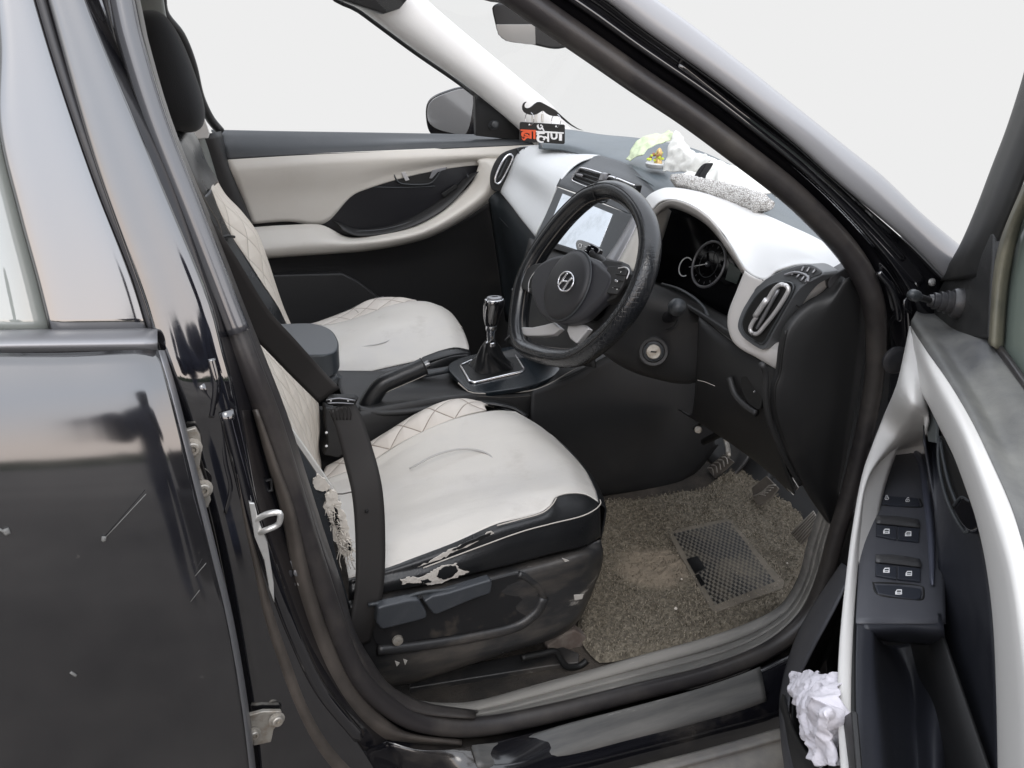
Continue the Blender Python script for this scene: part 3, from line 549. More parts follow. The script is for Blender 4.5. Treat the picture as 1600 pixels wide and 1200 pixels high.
loft('lower_dash', [L(Y, [(766, 286, 1.66), (780, 298, 1.63), (800, 321, 1.48), (838, 370, 1.17), (850, 385, 1.12)]), L(Y, [(763, 306, 1.64), (780, 322, 1.60), (800, 345, 1.45), (840, 396, 1.14), (852, 410, 1.10)]),
    L(Y, [(766, 330, 1.65), (785, 352, 1.60), (806, 378, 1.42), (845, 425, 1.12), (860, 440, 1.08)]), L(Y, [(775, 390, 1.68), (795, 410, 1.62), (820, 440, 1.42), (860, 480, 1.12), (880, 500, 1.05)]), L(Y, [(790, 500, 1.68), (810, 520, 1.62), (840, 545, 1.42), (880, 570, 1.15), (900, 590, 1.05)])], mat('lowerdash', (.026, .032, .037), .42, bump=(900, .2)), dash, n=40, m=6)
tube('glovebox_line', L(Y, [(780, 340, 1.6), (806, 368, 1.43), (842, 410, 1.13)]), .0012, M['plastict'], dash)
# passenger end vent
lv = [(768, 296), (765, 276), (771, 256), (782, 241), (796, 234), (818, 229), (833, 230), (822, 236), (808, 242), (800, 254), (793, 272), (783, 297)]
ve = prism('air_vent', L(Y, lv, 1.585), V((.02, .02, -.005)), M['plasticd'], dash, bevel=.003, sm=50, label='slim passenger end air vent with chrome loop')
tube('vent_ring', L(Y, [(791, 244), (797, 241), (801, 244), (799, 252), (782, 284), (777, 287), (773, 284), (775, 274), (783, 256)], 1.578), .0032, M['chrome'], ve, closed=True, n=40)
tube('vent_blade', L(Y, [(792, 250), (779, 278)], 1.577), .0022, M['plastict'], ve)
for a in ((808, 231, 811, 240), (818, 229.5, 821, 236)): tube('vent_blade', L(Y, [(a[0], a[1]), (a[2], a[3])], 1.578), .002, M['plastict'], ve, n=3)
# centre hood, fascia
loft('centre_fascia', [L(X, [(936, 243, .405), (975, 255, .40), (1010, 275, .385), (1035, 300, .37)]), L(X, [(905, 252, .37), (945, 258, .375), (990, 275, .37), (1030, 305, .35)]), L(X, [(889, 261, .34), (918, 262, .35), (960, 272, .35), (1005, 292, .345), (1030, 312, .335)]),
    L(X, [(879, 273, .305), (905, 276, .31), (945, 288, .31), (990, 306, .31), (1020, 322, .31)]), L(X, [(872, 287, .275), (900, 296, .28), (940, 312, .28), (985, 330, .28), (1008, 338, .28)]), L(X, [(870, 291, .272), (900, 301, .275), (940, 316, .275), (985, 335, .275), (1004, 344, .275)])], M['plastict'], dash, n=50, m=5)
vx = .296
for q in ([(906, 262), (944, 272), (930, 297), (892, 281)], [(950, 275), (992, 290), (985, 322), (978, 318), (938, 300)]):
    c = sum(L(X, q, vx), V())/len(q)
    v1 = prism('air_vent', L(X, q, vx), V((.02, 0, 0)), M['black'], dash, bevel=.002, label='centre air vent with horizontal blades')
    P_ = L(X, q, vx-.004); A_, B_, C_, D_ = P_[0], P_[1], P_[-2], P_[-1]
    if len(q) == 5: C_ = P_[3]; D_ = P_[4]
    for t in (.12, .36, .6, .84): tube('vent_blade', [A_.lerp(D_, t)+V((.004, 0, 0)), B_.lerp(C_, t)+V((.004, 0, 0))], .0022, M['plastict'], v1, n=4)
    tube('vent_ring', [B_.lerp(A_, .02), A_.lerp(B_, .05), A_.lerp(D_, .3), A_.lerp(D_, .8), D_.lerp(C_, .05), C_.lerp(D_, .05)], .0024, M['chrome'], v1, n=40)
    tube('vent_knob', [A_.lerp(D_, .5)+(B_-A_)*.08, A_.lerp(D_, .5)+(B_-A_)*.32], .0045, M['satin'], v1, n=4)
rbox('vent_divider', X(940, 285, .285), V((0, .0, .022))+V((.006, 0, 0)), V((0, .008, 0)), V((.006, 0, 0)), M['satin'], dash, bevel=.002)
# touch screen
sa, sb_, sd_ = X(878, 297, .268), X(992, 337, .268), X(940, 408, .205)
SN = (sb_-sa).cross(sd_-sa).normalized()
if SN.x > 0: SN = -SN
def SC(px, py, o=0): return G(px, py, sa+SN*o, SN)
sp_ = prism('screen_surround', [SC(871, 292), SC(992, 337), SC(948, 408), SC(834, 376)], -SN*.03, M['plastict'], dash, bevel=.003, label='glossy touch screen in a grey surround')
scm = mat('screenglass', (.50, .53, .56), .03, .85, dirt=((.35, .37, .38), 9, .55, .66, .5))
prism('screen', [SC(879, 302, .002), SC(957, 334, .002), SC(931, 400, .002), SC(849, 374, .002)], -SN*.003, scm, sp_, bevel=.0008)
ck = prism('screen_keys', [SC(849, 375.5, .002), SC(931, 402, .002), SC(928, 408, .002), SC(845, 382, .002)], -SN*.003, M['black'], sp_, bevel=.0006)
for t in (.1, .22, .34, .46, .6, .75, .88):
    a = SC(849, 379, .003).lerp(SC(931, 405, .003), t); tube('key_mark', [a, a+V((0, -.012, 0))], .0011, M['wtext'], ck, n=3, k=5)
loft('centre_stack', [L(X, [(828, 372, .21), (880, 390, .21), (955, 412, .21)]), L(X, [(815, 420, .17), (870, 435, .16), (950, 455, .16)]), L(X, [(800, 480, .13), (850, 495, .12), (930, 515, .12)]), L(X, [(790, 545, .10), (850, 560, .10), (930, 575, .10)])], M['plasticd'], dash, n=20, m=5)
tube('stack_edge', [X(801, 452, .14), X(812, 480, .12), X(808, 510, .11), X(790, 532, .10)], .003, M['satin'], dash)
# trims right of the screen
loft('silver_strip', [L(X, [(990, 334, .268), (970, 370, .235), (946, 406, .20)]), L(X, [(997, 334, .262), (978, 370, .23), (955, 409, .195)]), L(X, [(1004, 337, .268), (986, 373, .235), (964, 413, .20)])], M['satin'], dash, n=20, m=3)
loft('cluster_side', [L(X, [(1004, 336, .268), (986, 373, .235), (963, 414, .20)]), L(X, [(1030, 316, .262), (1008, 370, .22), (992, 425, .19)]), L(X, [(1048, 330, .30), (1034, 375, .27), (1012, 430, .22)])], M['cream'], dash, n=20, m=4)
# big cream instrument hood
h0 = [(1003, 318), (1018, 303), (1042, 294), (1091, 300), (1140, 315), (1185, 332), (1226, 350), (1291, 382), (1324, 415)]
h1 = [(1008, 322), (1024, 306), (1050, 299), (1094, 310), (1136, 332), (1180, 360), (1222, 380), (1272, 400), (1316, 422)]
h2 = [(1014, 326), (1030, 311), (1054, 307), (1084, 315), (1112, 336), (1140, 368), (1175, 400), (1215, 413), (1265, 409), (1310, 427)]
h3 = [(1017, 331), (1031, 316), (1052, 312), (1078, 320), (1106, 338), (1126, 360), (1144, 386), (1167, 424), (1194, 438), (1214, 424), (1262, 413), (1309, 429)]
X0 = [.29, .295, .305, .305, .305, .305, .305, .30, .285]; X1 = [.26, .26, .265, .262, .26, .255, .25, .25, .262]
hood = loft('instrument_hood', [[X(x, y, k) for (x, y), k in zip(h0, X0)], [X(x, y, k) for (x, y), k in zip(h1, X1)], [X(x, y, .222) for x, y in h2[:5]]+[X(x, y, .212) for x, y in h2[5:8]]+[X(x, y, .232) for x, y in h2[8:]],
    [X(x, y, .205) for x, y in h3[:6]]+[X(x, y, .185) for x, y in h3[6:9]]+[X(x, y, .20) for x, y in h3[9:11]]+[X(1309, 429, .235)]], M['white'], dash, n=110, m=7, thick=.003, label='bright cream hood over the instruments')
lip = [(1018, 332), (1032, 318), (1052, 313), (1078, 321), (1105, 339), (1125, 361), (1142, 386), (1165, 424)]
lip2 = [(1024, 336), (1035, 325), (1048, 320), (1074, 328), (1101, 344), (1121, 364), (1138, 388), (1162, 425)]
loft('hood_lip', [[X(x, y, .203-.018*(i > 5)) for i, (x, y) in enumerate(lip)], [X(x, y, .207-.018*(i > 5)) for i, (x, y) in enumerate(lip2)], [X(x, y+2, .23-.018*(i > 5)) for i, (x, y) in enumerate(lip2)], [X(x, y+4, .275) for x, y in lip2]], mat('lip', (.40, .38, .36), .5), dash, n=60, m=4)
# vertical face round the driver's vent
f0 = [(1165, 423), (1152, 455), (1139, 490), (1139, 514), (1150, 537), (1187, 560), (1214, 576)]
f1 = [(1193, 437), (1178, 463), (1160, 492), (1154, 520), (1166, 540), (1192, 553), (1216, 564)]
f2 = [(1230, 422), (1232, 445), (1222, 480), (1205, 520), (1200, 538), (1206, 545), (1218, 550)]
f3 = [(1309, 428), (1294, 443), (1262, 470), (1237, 492), (1222, 512), (1217, 530), (1217, 545)]
xs = lambda P, a, b: [X(x, y, a+(b-a)*i/(len(P)-1)) for i, (x, y) in enumerate(P)]
face = loft('vent_surround', [[p+V((.03, 0, 0)) for p in xs(f0, .185, .17)], xs(f0, .185, .17), xs(f1, .18, .160), xs(f2, .195, .160), xs(f3, .235, .170), [p+V((.03, .01, 0)) for p in xs(f3, .235, .17)]], M['pad'] and mat('facecream', (.66, .635, .61), .42, bump=(1200, .15)), dash, n=60, m=6)
tube('hood_seam', L(X, [(1165, 424, .184), (1178, 433, .181), (1193, 438, .179)]), .001, M['plasticd'], dash)
tube('hood_seam', L(X, [(1238, 470, .172), (1246, 478, .17), (1253, 482, .17)]), .0008, M['plasticd'], dash)
# driver's end vent
rvx = lambda y: .150+.03*max(0, (450-y)/35)
rv = [(1195, 437), (1212, 427), (1238, 417), (1263, 413), (1280, 420), (1286, 428), (1274, 436), (1256, 446), (1241, 462), (1228, 484), (1214, 510), (1203, 530), (1194, 546), (1186, 545), (1170, 535), (1158, 524), (1152, 510), (1158, 488), (1168, 470), (1180, 452)]
RV = prism('air_vent', [X(x, y, .150+.03*max(0, (450-y)/35) + .004) for x, y in rv], V((.03, 0, 0)), mat('ventgrey', (.10, .105, .11), .35), dash, bevel=.002, sm=90, label='upright driver side air vent with chrome loop and curved top blades')
ri = [(1196, 450), (1212, 442), (1232, 441), (1240, 447), (1236, 460), (1222, 486), (1206, 514), (1196, 532), (1190, 537), (1176, 530), (1163, 519), (1160, 506), (1167, 487), (1180, 466)]
prism('vent_throat', [X(x, y, .149+.02*max(0, (450-y)/35)) for x, y in ri], V((.004, 0, 0)), M['black'], RV, bevel=.001, sm=70)
tube('vent_rim', [X(x, y, .150+.02*max(0, (450-y)/35)) for x, y in ri], .0016, M['plastict'], RV, closed=True, n=70)
rf_ = [(1186, 442), (1200, 433), (1225, 421), (1250, 416), (1270, 418), (1282, 428), (1268, 434), (1256, 443), (1247, 447), (1238, 437), (1222, 434), (1204, 440)]
top_d = prism('vent_fan', [X(x, y, rvx(y)+.0015) for x, y in [(1228, 427), (1245, 419), (1262, 416), (1276, 421), (1282, 428), (1268, 434), (1256, 443), (1250, 440), (1241, 432)]], V((.012, 0, 0)), M['black'], RV, bevel=.001, sm=40)
for i, ((a, b), (c, d)) in enumerate([((1236, 430), (1243, 424)), ((1244, 434), (1252, 426)), ((1251, 439), (1260, 428)), ((1258, 441), (1264, 431)), ((1252, 424), (1256, 417)), ((1260, 425), (1265, 418)), ((1269, 427), (1274, 421))]):
    tube('vent_blade', [X(a, b, rvx(b)), X(c, d, rvx(d))], .0016, M['satin'], top_d, n=4, k=6)
tube('vent_ring', [X(x, y, rvx(y)-.001) for x, y in [(1226, 430), (1240, 426), (1254, 428), (1263, 434), (1262, 440)]], .0022, M['satin'], top_d)
tube('vent_ring', L(X, [(1197, 473), (1210, 452), (1219, 445), (1228, 446), (1232, 452), (1228, 462), (1212, 487), (1194, 510), (1184, 521), (1176, 521), (1172, 515), (1175, 506), (1182, 495)], .143), .0034, M['silver'], RV, closed=False, n=60)
tube('vent_tab', L(X, [(1180, 494), (1198, 468)], .139), .0045, M['silver'], RV, n=6)
tube('vent_blade', L(X, [(1216, 453), (1183, 513)], .146), .003, M['satin'], RV, n=6)
# instrument cluster
cl = prism('cluster_back', L(X, [(1012, 335), (1032, 318), (1052, 312), (1080, 318), (1110, 335), (1130, 358), (1150, 385), (1175, 425), (1165, 470), (1150, 510), (1090, 500), (1010, 460)], .335), V((.01, 0, 0)), mat('clusterface', (.004, .004, .005), .12), dash, bevel=.002, label='dark instrument cluster with a round dial')
gn = V((-.95, 0, .31)).normalized(); gc = X(1107, 413, .318)
ring('dial_ring', gc, gn, .047, .0028, M['satin'], cl, k=60)
ring('dial_ring', gc, gn, .027, .0008, M['plastict'], cl, k=40)
for k in range(28):
    a = 2*pi*k/28; x_, y_, _ = frame3(gn); d_ = x_*cos(a)+y_*sin(a)
    if k % 2 == 0: tube('dial_tick', [gc+d_*.036, gc+d_*.041], .0007, M['satin'], cl, n=3, k=4)
lathe('dial_hub', gc, gn, [(.006, 0), (.006, .004), (.002, .005), (0, .005)], M['plastict'], cl, k=16)
lathe('dial_cap', gc+gn*.005, gn, [(.0022, 0), (.002, .002), (0, .002)], M['wtext'], cl, k=10)
tube('dial_needle', [gc+gn*.004, X(1079, 418, .318)+gn*.004], .0009, M['wtext'], cl, n=3, k=5)
g2c = X(1071, 417, .318)
sweep('dial_arc', [g2c+(frame3(gn)[0]*cos(a)+frame3(gn)[1]*sin(a))*.020 for a in [radians(60+i*8) for i in range(32)]], circ(.0014, 6), M['wtext'], cl, ref=gn, raw=True)
prism('cluster_screen', L(X, [(1140, 410), (1158, 424), (1150, 444), (1133, 437)], .318), V((.002, 0, 0)), mat('clscreen', (.05, .065, .06), .3), cl, bevel=.0004)
loft('cluster_shelf', [L(X, [(1008, 436, .33), (1040, 446, .33), (1090, 470, .33), (1155, 505, .33)]), L(X, [(1008, 443, .27), (1040, 452, .27), (1090, 476, .26), (1143, 508, .24)]), L(X, [(1010, 450, .21), (1040, 458, .21), (1085, 482, .20), (1142, 518, .185)]), L(X, [(1015, 462, .205), (1045, 468, .205), (1090, 492, .195), (1148, 534, .18)])], M['plastict'] and M['plastic'], dash, n=30, m=5)
tube('shelf_edge', L(X, [(1035, 444, .24), (1062, 452, .22), (1090, 470, .205), (1103, 486, .2), (1106, 500, .198)]), .003, M['plastict'], dash)
# column shroud
cd = V((cos(WT), 0, -sin(WT))); rows = []
for s, wy, hu, hd in ((.045, .040, .030, .050), (.06, .056, .042, .075), (.10, .064, .050, .098), (.16, .070, .056, .112), (.22, .072, .056, .112), (.30, .072, .05, .10), (.36, .07, .04, .06)):
    row = []
    for i in range(17):
        a = 2*pi*i/16; c_, s_ = cos(a), sin(a); se = lambda v: math.copysign(abs(v)**.62, v)
        row.append(WC+cd*s+V((0, 1, 0))*se(c_)*wy+WU*(se(s_)*(hu if s_ > 0 else hd)))
    rows.append(row)
col = loft('column_shroud', rows, M['plastic'], dash, n=48, m=4)
ip = Y(1021, 549, .448); iax = V((-.52, -.84, .22)).normalized()
ig = lathe('ignition_lock', ip-iax*.012, iax, [(.030, 0), (.029, .014), (.026, .0175), (.021, .017), (.0195, .013), (.0185, .013)], M['plastic'], col, k=40)
lathe('lock_ring', ip-iax*.002, iax, [(.0185, 0), (.0185, .006), (.016, .0075), (.0155, .004)], M['plastict'], ig, k=32)
lathe('lock_cylinder', ip-iax*.002, iax, [(.0135, 0), (.0135, .0075), (.0125, .0085), (0, .0085)], M['rust'], ig, k=32)
rbox('key_slot', ip+iax*.0066, V((.42, 0, .9)).normalized()*.0016, V((0, 0, 1)).cross(iax).normalized()*.0055, iax*.0006, M['black'], ig, bevel=.0004)
# stalks
sb = Y(1040, 497, .456)
lathe('stalk_boss', Y(1040, 497, .462), (-.25, -.95, .2), [(.025, 0), (.025, .006), (.021, .008), (.02, .002)], M['plastic'], col, k=24)
sk = tube('wiper_stalk', [sb+V((.005, .02, -.005)), sb+V((-.002, -.02, .010)), Y(1054, 482, .405)], .011, M['gloss'], col, k=14)
tube('stalk_knob', [Y(1053, 484, .415), Y(1059, 479, .385), Y(1061, 477, .378)], .0155, M['plastict'], sk, k=16, n=10, scale=lambda u: sin(min(1, .35+u)*pi/2)*(1 if u < .85 else .75))
for k in range(5): lathe('stalk_mark', Y(1047+k*2.2, 474+k*4.1, .398), (-.3, -.9, .2), [(.0016, 0), (.001, .001), (0, .001)], M['wtext'], sk, k=6)
# left stalk end seen through the rim
le = [(899, 378), (903, 374), (912, 376), (930, 383), (936, 390), (933, 397), (927, 402), (915, 401), (905, 396), (900, 388)]
ls = prism('light_stalk', [W(x, y, -.055) for x, y in le], -WN*.012, M['gloss'], col, bevel=.003, sm=30)
tube('light_stalk_arm', [W(926, 395, -.06), W(945, 412, -.065), W(955, 425, -.07)], .009, M['plastic'], ls)
for a, b, c, d in ((905, 381, 909, 382), (909, 382, 908, 387), (908, 387, 904, 386), (904, 386, 905, 381), (913, 385, 916, 386), (919, 383, 922, 384), (924, 388, 927, 389), (914, 391, 916, 392), (908, 392, 910, 393), (921, 393, 923, 394)):
    tube('stalk_mark', [W(a, b, -.054), W(c, d, -.054)], .0007, M['wtext'], ls, n=3, k=4)
# knee panel, end cap
kn = loft('knee_panel', [L(X, [(1092, 488, .20), (1108, 505, .195), (1150, 538, .188), (1190, 563, .178), (1217, 578, .168)]), L(X, [(1092, 505, .19), (1112, 530, .185), (1150, 560, .18), (1185, 582, .172), (1212, 600, .168)]), L(X, [(1090, 560, .20), (1120, 585, .195), (1150, 605, .19), (1180, 625, .185), (1207, 640, .18)]),
    L(X, [(1086, 620, .24), (1118, 640, .235), (1150, 658, .23), (1180, 675, .23), (1215, 695, .22)]), L(X, [(1080, 648, .30), (1112, 670, .30), (1150, 694, .30), (1182, 718, .30), (1240, 765, .30)]), L(X, [(1060, 640, .42), (1100, 660, .42), (1140, 690, .42), (1180, 715, .42), (1240, 770, .42)])], M['plastic'], dash, n=40, m=6)
prism('storage_recess', L(X, [(1158, 590), (1172, 590), (1186, 602), (1190, 625), (1186, 640), (1170, 630), (1160, 612)], .176), V((.01, 0, 0)), M['black'], kn, bevel=.001, sm=30)
tube('recess_lip', L(X, [(1140, 590), (1148, 615), (1162, 632), (1182, 646)], .178), .006, M['plastic'], kn)
lathe('fastener', X(1179, 612, .172), (-1, 0, 0), [(.0022, 0), (.001, .002), (0, .002)], M['chrome'], kn, k=8)
tube('scuff_mark', L(X, [(1090, 594), (1102, 597), (1117, 603)], .186), .0006, M['stitch'], kn)
# wiring and bracket under the dash
ug = tube('wiring_loom', L(X, [(1100, 690, .42), (1140, 672, .36), (1170, 668, .34), (1205, 700, .34), (1230, 735, .34)]), .008, M['black'], dash)
tube('cable', L(X, [(1085, 670, .4), (1110, 655, .34), (1150, 660, .33)]), .004, M['black'], ug); tube('cable', L(X, [(1195, 655, .26), (1210, 690, .28), (1240, 745, .3)]), .005, M['plasticd'], ug)
lathe('connector', X(1152, 655, .32), (-.6, -.5, .4), [(.006, 0), (.006, .008), (0, .009)], M['rust'], ug, k=10)
lathe('connector', X(1092, 672, .36), (-.6, -.5, .4), [(.008, 0), (.008, .012), (0, .013)], M['rust'], ug, k=10)
tube('cable', L(X, [(1163, 679), (1172, 674)], .32), .0012, M['zinc'], ug)
bk = prism('metal_bracket', L(X, [(1187, 716), (1204, 702), (1216, 712), (1247, 762), (1243, 767), (1228, 757), (1207, 735), (1200, 730)], .40), V((.003, 0, 0)), mat('bracket', (.32, .30, .28), .5, .3, dirt=(DUST, 25, .5, .7)), dash, bevel=.001)
prism('bracket_plate', L(X, [(1183, 719), (1190, 713), (1240, 765), (1232, 769)], .395), V((.004, 0, 0)), M['plasticdirty'], bk, bevel=.001)
prism('relay', L(X, [(1197, 716), (1204, 711), (1215, 722), (1206, 728)], .39), V((.01, 0, 0)), M['black'], bk, bevel=.001)
for k in range(3): tube('bracket_rib', L(X, [(1206+k*12, 737+k*13), (1216+k*12, 747+k*13)], .392), .0014, M['zinc'], bk, n=3)
# end cap beside the hinge pillar
e0 = [(1309, 430), (1285, 458), (1260, 473), (1238, 494), (1224, 516), (1217, 545), (1213, 580), (1206, 600), (1205, 630), (1213, 665), (1232, 712), (1262, 770), (1292, 814)]
e1 = [(1322, 436), (1305, 465), (1290, 490), (1276, 525), (1262, 575), (1257, 620), (1258, 680), (1272, 740), (1288, 790), (1298, 820)]
e2 = [(1345, 425), (1352, 470), (1350, 540), (1342, 600), (1333, 650), (1322, 710), (1312, 760), (1305, 800), (1302, 824)]
cap = loft('end_cap', [[p+V((.02, .006, 0)) for p in L(Y, e0, .150)], L(Y, e0, .150), [p+V((0, -.006, 0)) for p in L(Y, [(x+5, y+2) for x, y in e0], .145)], L(Y, e1, .130), L(Y, e2, .135)], M['plasticd'], dash, n=60, m=6, label='dark matt end cap of the dashboard')
tube('cap_seam', L(Y, [(1228, 516), (1222, 550), (1218, 584), (1211, 604), (1211, 632), (1219, 666), (1238, 712), (1268, 770)], .1405), .0022, M['black'], cap, n=50)
prism('cap_block', L(Y, [(1293, 441), (1298, 432), (1322, 418), (1350, 414), (1352, 450), (1320, 452), (1300, 458), (1294, 452)], .145), V((.02, .03, 0)), mat('capblock', (.045, .045, .048), .5, bump=(900, .2)), cap, bevel=.004)
tube('cap_ridge', L(Y, [(1190, 568), (1196, 585), (1196, 620), (1203, 660), (1222, 706), (1250, 756)], .152), .005, M['plastic'], cap, n=40)
# pedals
def pedal(name, q, x, th, m_, lab): return prism(name, L(X, q, x), V((.006, 0, -.004)), m_, car, bevel=.002, label=lab)
pm = mat('pedalrubber', (.11, .10, .09), .7, dirt=((.20, .18, .155), 18, .35, .6, .9))
pr = mat('pedalridge', (.32, .30, .27), .7)
ac = pedal('pedal', [(1235, 832), (1270, 797), (1280, 815), (1251, 851)], .47, 0, pm, 'ribbed accelerator pedal')
for t in (.1, .26, .42, .58, .74, .9): tube('pedal_rib', [X(1235, 832, .467).lerp(X(1251, 851, .467), t), X(1270, 797, .467).lerp(X(1280, 815, .467), t)], .0016, pr, ac, n=3)
br = pedal('pedal', [(1174, 762), (1197, 743), (1216, 762), (1205, 778), (1184, 790), (1177, 780)], .55, 0, pm, 'worn brake pedal')
for k in range(5): tube('pedal_rib', L(X, [(1177+k*4, 775+k*1.5-2*k), (1188+k*3, 772-k*3), (1196+k*4, 780-4*k-6)], .546), .0018, pr, br, n=8)
tube('pedal_arm', L(X, [(1200, 755, .56), (1205, 735, .6), (1200, 700, .65)]), .008, M['plasticd'], br)
cp = pedal('pedal', [(1104, 730), (1131, 709), (1146, 721), (1116, 748)], .56, 0, pm, 'clutch pedal with chevron rubber')
for k in range(5): tube('pedal_rib', [X(1106+k*5.5, 731-k*4.2, .556), X(1113+k*5.5, 732-k*4.2, .556), X(1115+k*5.5, 743-k*4.6, .556)], .0018, pr, cp, n=8)
tube('pedal_arm', L(X, [(1138, 712, .57), (1137, 700, .6), (1132, 680, .65)]), .007, M['rust'], cp)
loft('foot_rest', [L(X, [(1060, 790, .50), (1100, 760, .58), (1130, 700, .66), (1140, 670, .7)]), L(X, [(1080, 800, .48), (1125, 765, .56), (1165, 722, .62), (1180, 690, .66)])], M['plasticdirty'], car, n=16, m=3, thick=.01)
# ================================================================ STEERING WHEEL
RR = .1775; rimP = []
for i in range(120):
    a = 2*pi*i/120; x_, y_ = sin(a)*RR, cos(a)*RR
    if y_ < -.128: 
        y_ = -.128-(abs(y_)-.128)*.12
    rimP.append(WC+WR*x_+WU*y_)
rimP = crv([W(x, y) for x, y in [(962, 298), (988, 312), (1008, 340), (1016, 375), (1012, 413), (1001, 448), (983, 483), (955, 518), (927, 543), (900, 558), (870, 559), (840, 552), (818, 540), (811, 515), (813, 480), (821, 440), (838, 403), (860, 370), (888, 336), (918, 309), (942, 299)]], 150, True)
# leather cover with honeycomb embossing
hm = mat('rimcover', (.010, .011, .013), .22, rvar=.08, ior=1.6); t, n, l, b = ntree(hm)
tcn = n('ShaderNodeTexCoord'); vo = n('ShaderNodeTexVoronoi'); vo.feature = 'DISTANCE_TO_EDGE'; vo.inputs['Scale'].default_value = 120; vo.inputs['Randomness'].default_value = .25; l(tcn.outputs['Object'], vo.inputs['Vector'])
ms = n('ShaderNodeMapRange'); ms.inputs['From Max'].default_value = .12; l(vo.outputs['Distance'], ms.inputs['Value'])
# embossing only on the grip sections (object space z / y), worn elsewhere
sp2 = n('ShaderNodeSeparateXYZ'); l(tcn.outputs['Object'], sp2.inputs[0]); mk_ = n('ShaderNodeMapRange'); mk_.inputs['From Min'].default_value = -.04; mk_.inputs['From Max'].default_value = -.16; mk_.inputs['To Max'].default_value = .4; adz = n('ShaderNodeMath'); adz.operation = 'ADD'; l(sp2.outputs['Z'], adz.inputs[0]); l(sp2.outputs['Y'], adz.inputs[1]); l(adz.outputs[0], mk_.inputs['Value'])
bp = n('ShaderNodeBump'); bp.inputs['Distance'].default_value = .0006; l(mk_.outputs[0], bp.inputs['Strength']); l(ms.outputs[0], bp.inputs['Height'])
nz = n('ShaderNodeTexNoise'); nz.inputs['Scale'].default_value = 70; l(tcn.outputs['Object'], nz.inputs['Vector']); b2 = n('ShaderNodeBump'); b2.inputs['Strength'].default_value = .25; b2.inputs['Distance'].default_value = .001; l(nz.outputs[0], b2.inputs['Height']); l(bp.outputs[0], b2.inputs['Normal']); l(b2.outputs[0], b.inputs['Normal'])
wheel = sweep('steering_wheel', rimP, [(.0172*cos(t_), .0215*sin(t_)) for t_ in [2*pi*i/20 for i in range(20)]], hm, car, closed=True, ref=WN, raw=True, label='black leather steering wheel with stitched cover and flat bottom')
tube('cover_seam', [p+(WC-p).normalized()*.0169+WN*.004 for p in rimP], .0013, M['stitchd'], wheel, closed=True, n=150, ref=WN, k=5)
tube('cover_seam', [p+(p-WC).normalized()*.006+WN*.0202 for p in rimP], .0011, M['black'], wheel, closed=True, n=150, ref=WN, k=5)
# wrap joint at the top
jp = rimP[144]; jt = (rimP[145]-rimP[143]).normalized(); ring('wrap_joint', jp, jt, .0208, .0012, M['black'], wheel)
boss = prism('hub', [W(x, y, .000) for x, y in [(850, 428), (864, 414), (885, 405), (915, 403), (943, 410), (958, 420), (975, 440), (962, 470), (940, 492), (925, 505), (900, 512), (878, 508), (862, 500), (850, 480), (843, 455)]], WN*.026, mat('hubp', (.022, .022, .026), .42, bump=(900, .2)), wheel, bevel=.010, seg=4, sm=60, label='dark grey steering wheel hub')
ac_ = W(889, 447, .034); ua = (W(905, 404, .034)-W(872, 488, .034))
AC = W(889, 447, .024)
lathe('airbag_cover', AC-WN*.004, WN, [(.066, 0), (.0655, .010), (.062, .0145), (.055, .0165), (.034, .0195), (.014, .021), (0, .021)], mat('airbag', (.016, .016, .018), .48, bump=(900, .3)), boss, k=60)
ring('airbag_gap', AC+WN*.0035, WN, .0668, .0017, M['satin'] and M['plastict'], boss, k=60)
ec = W(884, 440, .0425)
em = ring('emblem', ec, WN, .0215, .0018, M['chrome'], boss, k=50, sx=1.18, sy=.82, xdir=WR)
def E_(x_, y_): return ec+WR*(x_*.0013)+WU*(y_*.0013)+WN*.0006
tube('emblem_letter', [E_(-12.5, -8.5), E_(-9, -4), E_(-6, 5), E_(-3.5, 11.5)], .0023, M['chrome'], em, k=6, ref=WN)
tube('emblem_letter', [E_(3.5, -11.5), E_(6, -5), E_(9, 4), E_(12.5, 8.5)], .0023, M['chrome'], em, k=6, ref=WN)
tube('emblem_letter', [E_(-7.5, -1.5), E_(-3, -.8), E_(3, .8), E_(7.5, 1.5)], .0023, M['chrome'], em, k=6, ref=WN)
# spokes
lsp = prism('spoke', [W(x, y, -.004) for x, y in [(821, 452), (824, 438), (832, 424), (846, 416), (862, 414), (858, 440), (850, 468), (838, 462)]], WN*.018, M['plasticd'], wheel, bevel=.004)
prism('switch_pad', [W(x, y, .015) for x, y in [(829, 452), (831, 438), (840, 425), (856, 419), (853, 440), (848, 458)]], WN*.006, M['gloss'], lsp, bevel=.002)
tube('pad_trim', [W(x, y, .018) for x, y in [(826, 456), (827, 440), (836, 425), (850, 417), (866, 415)]], .0013, M['silver'], lsp, ref=WN)
rsp = prism('spoke', [W(x, y, -.004) for x, y in [(940, 420), (960, 410), (985, 414), (992, 430), (988, 450), (975, 470), (958, 478), (938, 462), (936, 440)]], WN*.02, M['plasticd'], wheel, bevel=.004)
prism('switch_pad', [W(x, y, .017) for x, y in [(954, 418), (978, 416), (984, 424), (978, 446), (968, 462), (952, 460), (948, 440)]], WN*.007, M['plasticd'], rsp, bevel=.002)
for a, b_ in (((963, 428), (977, 430)), ((960, 437), (974, 439)), ((957, 448), (968, 450))): tube('pad_groove', [W(*a, .0245), W(*b_, .0245)], .0012, M['black'], rsp, n=3)
tube('pad_trim', [W(x, y, .026) for x, y in [(966, 419), (978, 418), (983, 424), (979, 436)]], .0011, M['silver'], rsp, ref=WN)
rbox('pad_button', W(963, 439, .027), WR*.005, WU*.0018, WN*.0012, M['chrome'], rsp, bevel=.0008)
